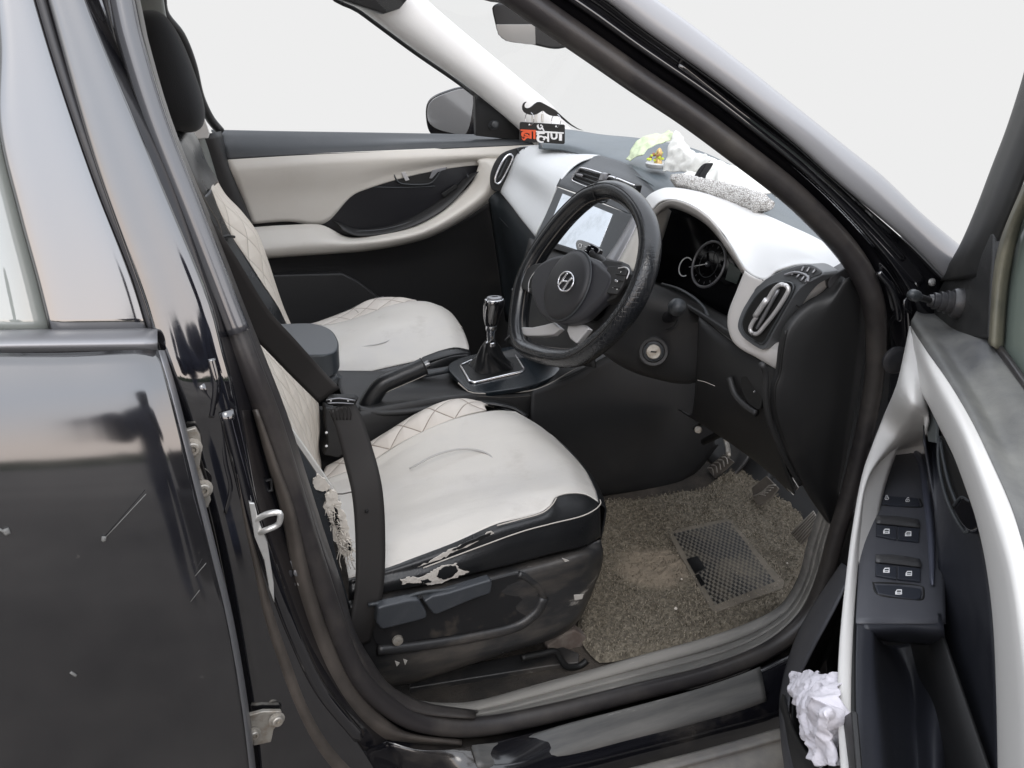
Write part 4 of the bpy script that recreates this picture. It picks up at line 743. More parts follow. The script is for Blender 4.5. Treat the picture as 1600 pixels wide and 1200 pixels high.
for q in ((970, 425), (958, 449), (964, 452)): lathe('pad_mark', W(q[0], q[1], .0245), WN, [(.0012, 0), (0, .0006)], M['wtext'], rsp, k=6)
prism('lower_spoke', [W(x, y, -.006) for x, y in [(818, 513), (838, 514), (858, 510), (872, 506), (884, 516), (872, 526), (852, 528), (830, 528), (822, 524)]], WN*.012, M['silver'], wheel, bevel=.003, label='silver lower spoke')
prism('lower_spoke', [W(x, y, -.006) for x, y in [(896, 508), (920, 510), (928, 516), (920, 526), (908, 540), (898, 532), (893, 520)]], WN*.012, M['silver'], wheel, bevel=.003)
# ================================================================ CENTRE CONSOLE
con = loft('centre_console', [L(Y, [(520, 590, 1.03), (620, 590, 1.02), (720, 580, 1.01), (800, 560, 1.01), (880, 540, 1.0)]), L(Y, [(525, 580, 1.0), (640, 580, 1.0), (700, 573, .99), (780, 552, .99), (860, 532, .98)]), L(Y, [(530, 606, .93), (640, 607, .92), (710, 600, .92), (800, 580, .92), (880, 566, .92)]),
    L(Y, [(545, 642, .82), (650, 624, .81), (745, 613, .81), (831, 610, .81), (885, 585, .81), (930, 564, .82)]), L(Y, [(548, 648, .79), (650, 628, .79), (745, 617, .79), (831, 614, .79), (890, 588, .79), (935, 566, .80)]),
    L(Y, [(550, 690, .785), (650, 670, .785), (745, 650, .785), (840, 645, .785), (920, 625, .785), (1000, 600, .80)]), L(Y, [(560, 790, .78), (650, 790, .78), (745, 780, .78), (850, 770, .77), (930, 740, .76), (1060, 690, .77)]),
    L(Y, [(560, 880, .78), (650, 880, .78), (745, 870, .78), (850, 850, .77), (935, 786, .76), (1060, 740, .76)])], M['plastic'], car, n=60, m=6, label='dark centre console between the seats')
# tunnel side cover by the driver's feet
loft('tunnel_cover', [L(Y, [(830, 612, .785), (900, 584, .785), (950, 555, .79), (1010, 540, .80), (1080, 540, .82)]), L(Y, [(830, 660, .765), (920, 640, .765), (1000, 615, .765), (1080, 600, .77), (1130, 600, .80)]), L(Y, [(860, 740, .75), (940, 715, .75), (1020, 690, .75), (1080, 665, .75), (1122, 640, .78)]),
    L(Y, [(870, 790, .75), (935, 771, .745), (990, 764, .745), (1045, 756, .745), (1085, 730, .75), (1116, 692, .77)]), L(Y, [(870, 797, .77), (935, 778, .765), (990, 772, .765), (1048, 764, .765), (1090, 735, .77), (1122, 695, .78)])], M['plasticd'], con, n=50, m=6)
npl = mat('navyplate', (.010, .014, .018), .22, bump=(600, .1))
pz = .650
gp = prism('gear_plate', [Z(x, y, pz) for x, y in [(700, 573), (712, 562), (745, 552), (801, 541), (822, 546), (850, 560), (872, 572), (874, 580), (850, 594), (820, 604), (785, 610), (748, 613), (730, 608), (716, 594)]], V((0, 0, -.012)), npl, con, bevel=.003, sm=70, label='glossy gear lever surround with a bright frame')
tr = [Z(x, y, pz+.002) for x, y in [(720, 571), (735, 564), (797, 551), (804, 552), (819, 577), (815, 581), (741, 598), (734, 596)]]
tp = [];
for i in range(8): 
    a, b_ = tr[i], tr[(i+1) % 8]; tp += [a.lerp(b_, t) for t in (.0, .25, .5, .75)]
tube('gear_frame', tp, .0035, M['chrome'], gp, closed=True, n=90, ref=V((0, 0, 1)))
prism('gear_well', [p-V((0, 0, .001)) for p in tr], V((0, 0, -.002)), M['black'], gp, bevel=.0005)
tube('plate_piping', L(Y, [(716, 598, .80), (735, 613, .79), (780, 614, .79), (831, 610, .79), (862, 598, .80), (885, 584, .81), (905, 574, .82)]), .0012, M['stitch'], con)
tube('plate_piping', L(Y, [(746, 619, .786), (790, 621, .786), (835, 617, .786), (868, 604, .79), (895, 590, .80)]), .0007, M['stitchd'], con)
# gaiter
bc = Z(768, 582, .632); bt_ = Y(767, 533, .895); gvs = []; gk = 36; lev = 14
for i in range(lev):
    t_ = i/(lev-1); c_ = bc.lerp(bt_, t_); rr = .040*(1-t_)**1.1+.0125; sq = 1-t_
    for j in range(gk):
        a = 2*pi*j/gk; f_ = 1+.10*sin(7*a+3*t_*3)*sin(pi*t_)+.07*sin(3*a+9*t_); r_ = rr*f_
        e = 1/max(abs(cos(a)), abs(sin(a))); r_ *= 1+(e-1)*.75*sq
        gvs.append(c_+V((cos(a)*r_*1.12, sin(a)*r_*.95, .004*sin(11*t_+a*2))))
gf = [(i*gk+j, i*gk+(j+1) % gk, (i+1)*gk+(j+1) % gk, (i+1)*gk+j) for i in range(lev-1) for j in range(gk)]
gt = mk('gear_gaiter', gvs, gf, M['leatherb'], gp, sub=1)
gx = (Y(768, 478, .895)-bt_).normalized()
gn_ = lathe('gear_lever', bt_-gx*.01, gx, [(.0125, 0), (.0125, .008), (.009, .012), (.0095, .034), (.0125, .038), (.0125, .048), (.010, .05)], M['chrome'], gp, k=24)
kp = []; kc = bt_+gx*.038
for (s, rx, ry, ox) in ((0, .010, .010, 0), (.004, .0135, .012, 0), (.018, .0165, .014, .001), (.034, .0195, .016, .003), (.048, .0225, .0175, .006), (.058, .0225, .0175, .007), (.064, .018, .014, .007), (.0665, .008, .006, .007)):
    kp.append([kc+gx*s+V((ox+cos(a)*rx, sin(a)*ry, 0)) for a in [2*pi*i/20 for i in range(21)]])
kb = loft('gear_knob', kp, M['gloss'], gp, n=40, m=4)
loft('knob_cap', [[p+gx*.0018 for p in kp[-2]], [p+gx*.0018 for p in kp[-1]]], M['satin'], kb, n=24, m=3)
tube('knob_trim', [kc+gx*.062+V((.007+cos(a)*.0205, sin(a)*.016, 0)) for a in [2*pi*i/16 for i in range(16)]], .0018, M['chrome'], kb, closed=True, n=40, ref=gx)
for sg in (-1, 1): tube('knob_trim', [kc+gx*.062+V((-.012, sg*.008, 0)), kc+gx*.04+V((-.0165, sg*.006, 0)), kc+gx*.016+V((-.0158, sg*.003, 0)), kc+gx*.004+V((-.013, 0, 0))], .0015, M['chrome'], kb, n=14)
# hand brake
hbp = L(Y, [(577, 668, .84), (574, 648, .84), (580, 625, .84), (596, 603, .84), (622, 590, .84), (648, 579, .84), (663, 572, .84)])
hbk = sweep('hand_brake', hbp, circ(.021, 14, .019), M['leatherb'], con, n=50, scale=lambda u: 1.35-.42*min(1, u/.45) if u < .5 else .93-.0*u, label='leather covered hand brake lever')
tube('brake_button', L(Y, [(660, 573, .84), (669, 569, .84), (671, 568, .84)]), .0085, M['gloss'], hbk, k=14)
ring('brake_collar', Y(662, 572.5, .84), (hbp[-1]-hbp[-2]), .0185, .0018, M['plasticd'], hbk)
tube('lever_stitching', [p+V((0, -.012, -.0158)) for p in hbp[2:]], .0007, M['stitch'], hbk)
# cup holder hole, trays
prism('cup_holder', [Z(x, y, .60) for x, y in [(606, 598), (630, 590), (655, 585), (672, 588), (678, 600), (672, 608), (640, 612), (610, 614)]], V((0, 0, -.03)), M['black'], con, bevel=.003, sm=40)
tube('holder_rim', [Z(x, y, .602) for x, y in [(600, 605), (606, 596), (630, 588), (655, 583), (673, 586), (681, 600), (676, 610), (640, 616), (604, 619)]], .0035, M['plastict'], con, n=50, ref=V((0, 0, 1)))
tube('tray_rim', L(Y, [(514, 575, .98), (530, 592, .97), (552, 602, .96), (590, 600, .96), (640, 590, .96), (700, 578, .95)]), .008, M['plastict'], con)
tube('side_moulding', L(Y, [(560, 640, .80), (600, 645, .79), (660, 640, .785), (700, 632, .78)]), .008, M['plastic'], con)
prism('seat_gap_cover', L(Y, [(500, 640, .80), (540, 640, .80), (575, 660, .80), (640, 670, .80), (640, 740, .80), (500, 760, .80)]), V((0, .02, 0)), M['plasticd'], con)
# armrest
ac0 = Z(478, 533, .790)+V((0, 0, -.030))
arm = prism('console_armrest', [Z(x, y, .792) for x, y in [(415, 508), (455, 505), (490, 505), (515, 513), (527, 528), (528, 543), (515, 553), (490, 555), (462, 554), (440, 540)]], V((0, 0, -.050)), mat('armleather', (.028, .033, .038), .38, bump=(500, .25)), con, bevel=.016, seg=5, sm=60, label='padded blue black armrest')
rbox('armrest_base', ac0+V((-.02, 0, -.043)), V((.07, 0, .005)), V((0, .07, 0)), V((0, 0, .014)), M['plastict'], arm, bevel=.012, seg=4)
rbox('armrest_post', ac0+V((-.04, .02, -.12)), V((.05, 0, .0)), V((0, .06, 0)), V((0, 0, .07)), M['plasticd'], arm, bevel=.012)
# ================================================================ DRIVER SEAT
shell_rows = [L(Y, [(545, 938, .262), (600, 926, .262), (660, 916, .262), (737, 898, .262), (842, 872, .262), (906, 856, .262), (938, 843, .265)]), L(Y, [(540, 952, .248), (600, 940, .245), (660, 930, .242), (760, 908, .238), (850, 886, .236), (912, 868, .238), (941, 862, .262)]),
    L(Y, [(545, 985, .245), (600, 975, .238), (680, 962, .236), (780, 945, .234), (856, 925, .234), (912, 905, .240), (939, 885, .265)]), L(Y, [(560, 1020, .245), (610, 1012, .238), (700, 998, .236), (790, 985, .234), (860, 960, .234), (908, 935, .240), (928, 915, .265)]),
    L(Y, [(575, 1050, .245), (640, 1038, .236), (720, 1022, .232), (800, 1006, .232), (860, 985, .234), (900, 965, .242), (916, 945, .265)]), L(Y, [(585, 1078, .25), (650, 1062, .246), (720, 1040, .244), (800, 1014, .244), (855, 998, .246), (892, 978, .255), (908, 962, .27)]), L(Y, [(585, 1079, .27), (650, 1064, .27), (720, 1042, .27), (800, 1016, .27), (855, 1000, .27), (890, 982, .28), (905, 966, .29)])]
seat = loft('seat', shell_rows, M['plasticdirty'], car, n=60, m=6, label='driver seat, worn cream and black leather with torn edges over a scuffed plastic side cover')
prism('cover_recess', L(Y, [(585, 958), (600, 948), (700, 925), (800, 898), (816, 898), (834, 912), (845, 928), (843, 945), (828, 960), (800, 975), (740, 988), (660, 1000), (590, 1008)], .232), V((0, .004, 0)), mat('recessdirty', (.012, .012, .013), .5, dirt=((.16, .13, .10), 11, .56, .8, .6)), seat, bevel=.003, sm=80)
sweep('cover_ridge', L(Y, [(590, 1016), (660, 1008), (740, 995), (808, 978), (838, 956), (850, 934)], .232), [(.009*cos(t_), .007*sin(t_)) for t_ in [2*pi*i/10 for i in range(10)]], M['plasticdirty'], seat, n=50)
sweep('cover_ridge', L(Y, [(850, 934), (842, 918), (822, 902), (810, 897)], .234), [(.006*cos(t_), .005*sin(t_)) for t_ in [2*pi*i/10 for i in range(10)]], M['plasticdirty'], seat, n=20)
lm = mat('lever', (.040, .044, .050), .38, bump=(700, .2), dirt=((.12, .12, .12), 20, .55, .8, .4))
prism('seat_lever', L(Y, [(662, 940), (676, 932), (700, 927), (768, 906), (770, 912), (767, 928), (740, 937), (683, 961), (677, 960)], .212), V((0, .018, 0)), lm, seat, bevel=.004)
prism('seat_lever', L(Y, [(590, 950), (604, 946), (640, 938), (655, 937), (667, 956), (668, 966), (650, 972), (597, 985), (588, 975)], .210), V((0, .018, 0)), lm, seat, bevel=.004)
tube('lever_rail', L(Y, [(575, 945), (610, 940), (660, 926), (700, 921), (760, 905)], .222), .003, M['plastict'], seat)
lathe('pivot', Y(621, 1000, .230), (0, -1, .1), [(.009, 0), (.008, .004), (.004, .005), (0, .004)], M['rust'], seat, k=14)
for a, b_ in (((770, 1018), (778, 1021)), ((785, 1017), (790, 1020)), ((799, 1009), (803, 1014))): ring('slot', Y(*a, .240), (0, -1, .1), .003, .0016, M['black'], seat, k=12)
for p_ in ([(617, 1033), (620, 1042), (625, 1036)], [(630, 1030), (633, 1040), (637, 1032)], [(706, 1025), (712, 1032), (714, 1027)], [(878, 872), (890, 876), (895, 884), (886, 882)], [(897, 930), (912, 929), (910, 936), (898, 938)]):
    prism('scuff', L(Y, p_, .2335), V((0, .002, 0)), mat('scuffm', (.42, .40, .37), .8), seat, bevel=.0005)
# cushion: near seam -> far seam
c_near = [(545, 905, .272), (600, 890, .270), (662, 867, .268), (711, 848, .268), (775, 820, .268), (812, 811, .268), (846, 801, .268), (860, 790, .272), (868, 778, .288), (890, 772, .295), (915, 774, .295), (935, 786, .287)]
c1 = [(538, 868, .33), (600, 848, .325), (680, 822, .32), (760, 795, .32), (830, 771, .32), (890, 757, .325), (929, 766, .335)]
c2 = [(528, 830, .43), (600, 806, .43), (680, 778, .43), (760, 752, .43), (830, 732, .43), (880, 722, .43), (913, 735, .44)]
c3 = [(518, 790, .55), (590, 765, .55), (660, 735, .55), (730, 708, .55), (790, 689, .55), (840, 682, .55), (880, 697, .56)]
c4 = [(508, 762, .65), (576, 738, .65), (640, 702, .65), (700, 675, .65), (750, 655, .65), (800, 650, .65), (840, 665, .66)]
c45 = [(505, 752, .675), (574, 725, .675), (625, 694, .675), (675, 670, .675), (720, 652, .675), (770, 643, .68), (805, 645, .69)]
seatc = loft('cushion', [L(Y, c_near), L(Y, c1), L(Y, c2), L(Y, c3), L(Y, c4), L(Y, c45)], M['seat'], seat, n=80, m=8, thick=.004,
    disp=lambda p, u: V((0, 0, .0028*noise.noise(p*9)+.0016*noise.noise(V((p.x*14, p.y*34, 3))))))
# stitched U crease pressed in the middle
tube('cushion_seam', [p+V((0, 0, .0035)) for p in L(Y, [(600, 868, .31), (680, 838, .33), (740, 805, .36), (768, 770, .41), (776, 735, .47), (762, 712, .52), (728, 704, .55), (685, 712, .555), (640, 735, .555)])], .0020, mat('crease', (.40, .39, .38), .6), seatc, n=70)
# front roll of the cushion
loft('cushion_front', [L(Y, [(934, 785, .285), (929, 766, .335), (913, 735, .44), (880, 697, .56), (840, 665, .66), (805, 645, .69), (775, 636, .73)]), [p+V((.018, 0, -.02)) for p in L(Y, [(934, 785, .285), (929, 766, .335), (913, 735, .44), (880, 697, .56), (840, 665, .66), (805, 645, .69), (775, 636, .73)])],
    [p+V((.0, 0, -.12)) for p in L(Y, [(934, 785, .285), (929, 766, .335), (913, 735, .44), (880, 697, .56), (840, 665, .66), (805, 645, .69), (775, 636, .73)])], [p+V((-.05, 0, -.20)) for p in L(Y, [(934, 785, .285), (929, 766, .335), (913, 735, .44), (880, 697, .56), (840, 665, .66), (805, 645, .69), (775, 636, .73)])]], M['leatherb'], seatc, n=40, m=5)
# quilted far bolster
q0 = [(505, 752, .677), (574, 725, .677), (625, 694, .677), (675, 670, .677), (720, 652, .677), (760, 642, .683)]
q1 = [(506, 740, .715), (566, 708, .715), (617, 676, .715), (665, 650, .715), (710, 634, .715), (757, 634, .712)]
q2 = [(510, 730, .745), (560, 703, .745), (606, 675, .745), (650, 648, .745), (692, 629, .745), (722, 624, .745), (748, 628, .74), (765, 634, .738)]
q3 = [(511, 732, .765), (560, 706, .765), (606, 678, .765), (650, 651, .765), (692, 632, .765), (722, 627, .765), (752, 632, .76), (772, 636, .75)]
loft('quilted_bolster', [L(Y, q0), L(Y, q1), L(Y, q2), L(Y, q3)], M['quilt'], seat, n=60, m=7, thick=.004)
loft('black_side', [L(Y, q3), [p+V((0, .012, -.004)) for p in L(Y, q3)], [p+V((0, .015, -.10)) for p in L(Y, q3)]], M['leatherb'], seat, n=50, m=4)
loft('front_cap', [L(Y, [(745, 627, .76), (775, 628, .76), (805, 637, .74), (825, 650, .70)]), L(Y, [(750, 630, .74), (780, 634, .72), (805, 640, .705), (822, 652, .685)])], M['leatherb'], seat, n=16, m=4, thick=.006)
tube('quilt_seam', [p+V((0, 0, .002)) for p in L(Y, q0)], .0011, M['stitch'], seat, n=50)
# black near bolster with its cap at the front corner
b0 = c_near
b1 = [(545, 914, .262), (600, 900, .258), (662, 885, .255), (711, 868, .255), (775, 842, .252), (812, 829, .252), (846, 821, .252), (862, 818, .252), (880, 815, .253), (900, 811, .256), (920, 804, .262), (937, 795, .278)]
b2 = [(545, 938, .256), (600, 925, .25), (662, 913, .248), (711, 902, .247), (775, 887, .245), (812, 878, .245), (846, 869, .245), (862, 865, .246), (880, 861, .248), (900, 857, .251), (918, 851, .256), (938, 838, .275)]
nb = loft('side_bolster', [L(Y, b0), L(Y, [((a[0]+c[0])/2, (a[1]+c[1])/2-1, (a[2]+c[2])/2-.003) for a, c in zip(b0, b1)]), L(Y, b1), L(Y, [((a[0]+c[0])/2, (a[1]+c[1])/2, (a[2]+c[2])/2-.004) for a, c in zip(b1, b2)]), L(Y, b2)], M['leatherb'], seat, n=70, m=6, thick=.003)
capp = [(866, 775), (880, 770), (905, 769), (922, 773), (934, 783), (935, 789), (915, 802), (880, 812), (845, 818), (800, 828), (775, 838), (774, 828), (779, 820), (800, 815), (830, 808), (853, 798), (862, 786)]
cg = [[(779, 822, .262), (812, 812, .262), (848, 800, .262), (862, 786, .268), (868, 775, .285), (890, 768, .30), (915, 768, .305), (931, 776, .30)], [(776, 830, .257), (812, 820, .257), (850, 811, .257), (880, 800, .257), (905, 790, .265), (920, 783, .275), (928, 780, .285), (934, 782, .29)], [(774, 839, .254), (812, 828, .252), (850, 818, .250), (880, 811, .250), (905, 805, .252), (922, 797, .258), (933, 790, .268), (936, 787, .275)]]

tube('edge_stitching', [p+V((0, -.0035, .002)) for p in L(Y, [(775, 821, .264), (812, 811, .264), (846, 801, .264), (860, 790, .268), (868, 778, .284)])], .0011, M['stitch'], nb, n=40)
tube('edge_stitching', [p+V((0, -.004, .001)) for p in L(Y, [(660, 886, .254), (740, 856, .252), (812, 830, .250), (860, 817, .249), (905, 806, .251), (925, 797, .258), (936, 787, .272), (936, 780, .29)])], .0010, M['stitch'], nb, n=60)
# peeled lining on the near edge
def shard(name, pts, off, m_, par, th=.0016, jit=2.0, sub=4):
    P = []; k = len(pts); rnd = random.Random(len(pts)*7+int(pts[0][0]))
    for i in range(k):
        a, b_ = pts[i], pts[(i+1) % k]
        for s in range(sub):
            t_ = s/sub; j = 0 if s == 0 else jit
            P.append((a[0]+(b_[0]-a[0])*t_+rnd.uniform(-j, j), a[1]+(b_[1]-a[1])*t_+rnd.uniform(-j, j)))
    return prism(name, [Y(x, y, off+.00002*i % .0001) for i, (x, y) in enumerate(P)], V((0, th, 0)), m_, par, bevel=.0004, seg=1)
tear = shard('torn_lining', [(625, 905), (640, 901), (655, 903), (672, 896), (678, 890), (690, 884), (712, 880), (716, 888), (728, 892), (738, 880), (750, 885), (748, 892), (735, 893), (722, 899), (708, 904), (690, 912), (670, 914), (660, 910), (640, 911), (628, 914)], .2445, M['lining'], nb)
shard('torn_hole', [(686, 891), (698, 885), (712, 884), (716, 892), (708, 901), (692, 906), (682, 901)], .2435, M['leatherb'], tear, jit=1)
shard('torn_hole', [(657, 908), (668, 905), (675, 909), (664, 912)], .2435, M['leatherb'], tear, jit=1)
t2_ = shard('torn_lining', [(650, 888), (668, 880), (690, 866), (705, 858), (725, 850), (745, 842), (768, 830), (776, 834), (786, 836), (770, 843), (755, 845), (738, 852), (715, 860), (700, 868), (690, 874), (672, 882), (652, 892)], .2545, M['lining'], nb)
shard('torn_hole', [(706, 860), (722, 851), (750, 838), (768, 832), (764, 838), (740, 848), (716, 859)], .2535, M['leatherb'], t2_, jit=1)
# backrest: cream quilted face low down, mesh flap, torn corner
bf = [[(335, 405, .80), (368, 432, .795), (397, 470, .79), (442, 520, .78), (478, 578, .775), (494, 622, .77), (498, 665, .77), (496, 700, .775), (500, 722, .78)],
      [(335, 430, .72), (375, 480, .70), (430, 530, .69), (465, 590, .68), (484, 640, .67), (490, 690, .67), (492, 722, .67), (500, 740, .68)],
      [(335, 450, .55), (366, 500, .53), (405, 550, .52), (437, 605, .50), (460, 655, .49), (478, 705, .48), (492, 738, .48), (510, 765, .50)],
      [(335, 460, .38), (358, 510, .36), (390, 565, .35), (416, 618, .34), (440, 658, .335), (470, 700, .33), (500, 738, .33), (527, 775, .34)]]
brs = loft('backrest', [L(Y, c) for c in bf], M['quiltb'], seat, n=60, m=8, thick=.006)
loft('backrest_side', [L(Y, [(p[0], p[1], p[2]) for p in bf[0]]), [p+V((-.02, .04, 0)) for p in L(Y, bf[0])], [p+V((-.10, .04, -.0)) for p in L(Y, bf[0])]], M['leatherb'], brs, n=30, m=4)
band('backrest_hem', L(Y, [(430, 640, .325), (448, 668, .32), (475, 706, .315), (500, 742, .31), (515, 765, .305), (526, 785, .30)]), .006, V((.6, -.3, .7)), .003, mat('hem', (.66, .64, .60), .5), brs)
tube('hem_stitching', L(Y, [(432, 645, .318), (448, 672, .313), (475, 711, .308), (500, 748, .303), (512, 765, .30), (530, 772, .30), (552, 768, .30)]), .0010, M['stitchd'], brs)
meshm = mat('meshcloth', (.010, .012, .015), .8, bump=(900, 1, .002)); 
loft('mesh_flap', [L(Y, [(425, 640, .30), (448, 675, .295), (475, 715, .29), (500, 752, .285), (514, 775, .28), (516, 800, .28)]), L(Y, [(415, 660, .26), (440, 710, .255), (462, 750, .25), (485, 790, .25), (500, 820, .25), (520, 850, .25)]), L(Y, [(410, 700, .25), (440, 780, .245), (480, 860, .24), (510, 920, .24), (530, 950, .24), (548, 950, .24)])], meshm, brs, n=40, m=5, thick=.004)
fm = M['foam']
tc_ = shard('torn_lining', [(489, 752), (495, 742), (508, 748), (516, 760), (513, 766), (505, 768), (492, 765)], .268, M['foam'], seat, th=.004)
tc2 = shard('torn_lining', [(512, 772), (524, 768), (530, 785), (538, 800), (543, 820), (548, 845), (552, 860), (545, 870), (536, 868), (528, 855), (516, 836), (508, 812), (504, 795)], .262, M['foam'], seat, th=.006, jit=2.5)
shard('torn_hole', [(522, 792), (528, 800), (531, 815), (535, 832), (530, 832), (523, 818), (519, 803)], .2605, M['black'], tc2, jit=1.5)
shard('torn_hole', [(541, 846), (548, 850), (549, 862), (543, 860)], .2605, M['black'], tc2, jit=1)
rnd = random.Random(3)
fv, ff = [], []
for k in range(110):
    t_ = rnd.random(); x = 516+30*t_+rnd.uniform(-9, 9); y = 792+78*t_+rnd.uniform(-8, 8); p = Y(x, y, .262-rnd.random()*.006); a = rnd.uniform(0, 6.28); q = p+V((cos(a)*.009, -.004*rnd.random(), sin(a)*.009-.004))
    w_ = V((.0006, 0, .0006)); i = len(fv); m_ = p.lerp(q, .5)+V((0, -.003, .002)); fv += [p-w_, p+w_, m_-w_, m_+w_, q]; ff += [(i, i+1, i+3, i+2), (i+2, i+3, i+4)]
mk('foam_fibres', fv, ff, M['foam'], tc2, thick=.0004)
for k in range(5):
    a = rnd.uniform(0, 1); tube('loose_thread', L(Y, [(530+k*5, 860), (527+k*6+rnd.uniform(-4, 4), 875), (524+k*7+rnd.uniform(-6, 6), 885+rnd.uniform(0, 8))], .258), .0006, M['foam'], tc2, n=8, k=4)
# inner base parts, rail
loft('seat_base', [L(Y, [(545, 950, .30), (700, 930, .30), (860, 900, .30), (930, 870, .30)]), L(Y, [(560, 1060, .34), (700, 1030, .34), (830, 1000, .34), (890, 975, .34)])], M['plasticd'], seat, n=10, m=2, thick=.02)
rail = prism('seat_rail', [Z(x, y, .355) for x, y in [(640, 1075), (640, 1060), (840, 1015), (880, 1010), (905, 1020), (905, 1035), (860, 1040)]], V((0, 0, -.02)), M['plasticdirty'], seat, bevel=.003)
hook = tube('rail_hook', [Y(815, 1028, .25), Y(845, 1022, .25), Y(868, 1018, .25), Y(876, 1030, .245), Y(885, 1041, .24), Y(905, 1041, .24), Y(917, 1032, .24)], .006, M['black'], rail, n=30)
prism('rail_bracket', L(Y, [(855, 1010), (885, 990), (900, 985), (925, 1000), (945, 1035), (930, 1055), (890, 1052), (868, 1040)], .29), V((0, .03, 0)), M['rust'] and mat('rustdirty', (.13, .10, .085), .8, dirt=((.25, .22, .19), 30, .4, .7)), rail, bevel=.004)
lathe('bolt', Y(891, 1024, .285), (0, -.9, .4), [(.009, 0), (.009, .004), (.006, .006), (0, .006)], M['rust'], rail, k=10)
# ================================================================ PASSENGER SEAT
pb = [[(338, 282, 1.33), (352, 305, 1.32), (376, 330, 1.31), (400, 362, 1.30), (416, 402, 1.29), (430, 445, 1.28), (442, 480, 1.28), (455, 510, 1.28)],
      [(331, 290, 1.18), (345, 310, 1.17), (368, 336, 1.165), (392, 368, 1.16), (410, 408, 1.155), (425, 450, 1.15), (437, 482, 1.15), (450, 510, 1.15)],
      [(329, 296, 1.10), (341, 328, 1.10), (361, 369, 1.095), (386, 407, 1.09), (409, 443, 1.085), (432, 477, 1.08), (446, 505, 1.08)]]
ps = loft('seat', [[p+V((-.004, 0, -.16)) for p in L(Y, c)] for c in ([(430, 560, 1.10), (560, 590, 1.06), (660, 570, 1.05), (735, 556, 1.05)], [(430, 600, 1.05), (560, 630, 1.03), (660, 610, 1.03), (735, 590, 1.03)])], M['plasticd'], car, n=20, m=4, label='passenger seat with cream quilted cover and black bolsters')
bk2 = loft('backrest', [L(Y, c) for c in pb], M['quiltb'] or mat('pback', (.60, .56, .50), .5, bump=(1100, .2), dirt=((.46, .42, .36), 8, .5, .85, .5)), ps, n=50, m=6, thick=.004)
for i in range(9):
    t_ = .18+i*.085; a = crv(L(Y, pb[1]), 60)[int(59*t_)]; c_ = crv(L(Y, pb[0]), 60)[min(59, int(59*(t_+.05)))]
    pass
nbl = [[p for p in pb[2]], [(318, 305, 1.06), (330, 340, 1.055), (350, 385, 1.05), (375, 425, 1.05), (400, 462, 1.05), (425, 495, 1.05), (442, 520, 1.05)], [(300, 290, 1.03), (312, 340, 1.025), (335, 390, 1.02), (360, 430, 1.02), (385, 475, 1.02), (410, 515, 1.02), (430, 545, 1.02)], [(280, 300, 1.04), (285, 350, 1.04), (300, 400, 1.04), (320, 450, 1.04), (345, 500, 1.04), (370, 540, 1.04), (395, 580, 1.04)]]
pbl = loft('back_bolster', [L(Y, c) for c in nbl], M['leatherb'], bk2, n=60, m=6, thick=.004)
tube('bolster_stitching', L(Y, [(300, 270, 1.025), (320, 312, 1.02), (343, 352, 1.02), (352, 388, 1.015), (375, 432, 1.015), (404, 474, 1.015)]), .0013, M['stitchd'], pbl, n=60)
tube('bolster_joint', L(Y, [(318, 362, 1.018), (340, 372, 1.018), (355, 369, 1.03), (366, 370, 1.08)]), .003, M['black'], pbl)
up_ = loft('shoulder_pad', [L(Y, [(250, 200, 1.34), (268, 196, 1.34), (292, 200, 1.34), (306, 215, 1.33), (322, 255, 1.33), (340, 285, 1.33)]), L(Y, [(245, 205, 1.2), (265, 200, 1.2), (285, 206, 1.2), (300, 230, 1.18), (315, 270, 1.18), (331, 294, 1.17)]), L(Y, [(240, 230, 1.08), (262, 220, 1.08), (276, 228, 1.07), (292, 255, 1.06), (306, 285, 1.05), (318, 306, 1.06)]), L(Y, [(240, 300, 1.04), (255, 260, 1.04), (268, 262, 1.035), (280, 290, 1.03), (292, 320, 1.02), (300, 345, 1.02)])], M['leatherb'], bk2, n=40, m=6, thick=.006)
# headrest
hc = Y(260, 113, 1.22); hv = []; hf = []; A_n, B_n = 22, 28
for i in range(A_n+1):
    th = pi*i/A_n
    for j in range(B_n):
        a = 2*pi*j/B_n; se = lambda v, e: math.copysign(abs(v)**e, v)
        x_ = se(sin(th), .75)*se(cos(a), .8)*.054; y_ = se(sin(th), .6)*se(sin(a), .7)*.125; z_ = se(cos(th), .8)*.118
        x_ += -.020*(z_/.118)+.012*(1-(z_/.118)**2)*0; x_ *= 1-.18*(z_/.118)
        hv.append(hc+V((x_, y_, z_)))
for i in range(A_n):
    for j in range(B_n): hf.append((i*B_n+j, i*B_n+(j+1) % B_n, (i+1)*B_n+(j+1) % B_n, (i+1)*B_n+j))
hd = mk('headrest', hv, hf, M['fabric'], bk2)
# cushion
pc = [[(440, 575, 1.075), (500, 588, 1.07), (540, 588, 1.07), (600, 576, 1.06), (660, 562, 1.06), (700, 549, 1.06), (732, 549, 1.065)],
      [(445, 560, 1.11), (500, 566, 1.11), (560, 560, 1.11), (620, 550, 1.11), (670, 541, 1.11), (705, 534, 1.11), (732, 541, 1.11)],
      [(450, 535, 1.22), (510, 535, 1.22), (560, 522, 1.22), (610, 508, 1.22), (660, 502, 1.22), (700, 502, 1.22), (722, 514, 1.22)],
      [(455, 515, 1.33), (510, 512, 1.33), (560, 500, 1.33), (600, 488, 1.33), (645, 478, 1.33), (680, 478, 1.33), (705, 490, 1.33)],
      [(458, 512, 1.37), (515, 508, 1.37), (560, 497, 1.37), (600, 482, 1.37), (635, 473, 1.37), (665, 472, 1.38), (690, 479, 1.39)]]
pcs = loft('cushion', [L(Y, c) for c in pc], M['seat'], ps, n=60, m=7, thick=.004, disp=lambda p, u: V((0, 0, .002*noise.noise(p*10))))
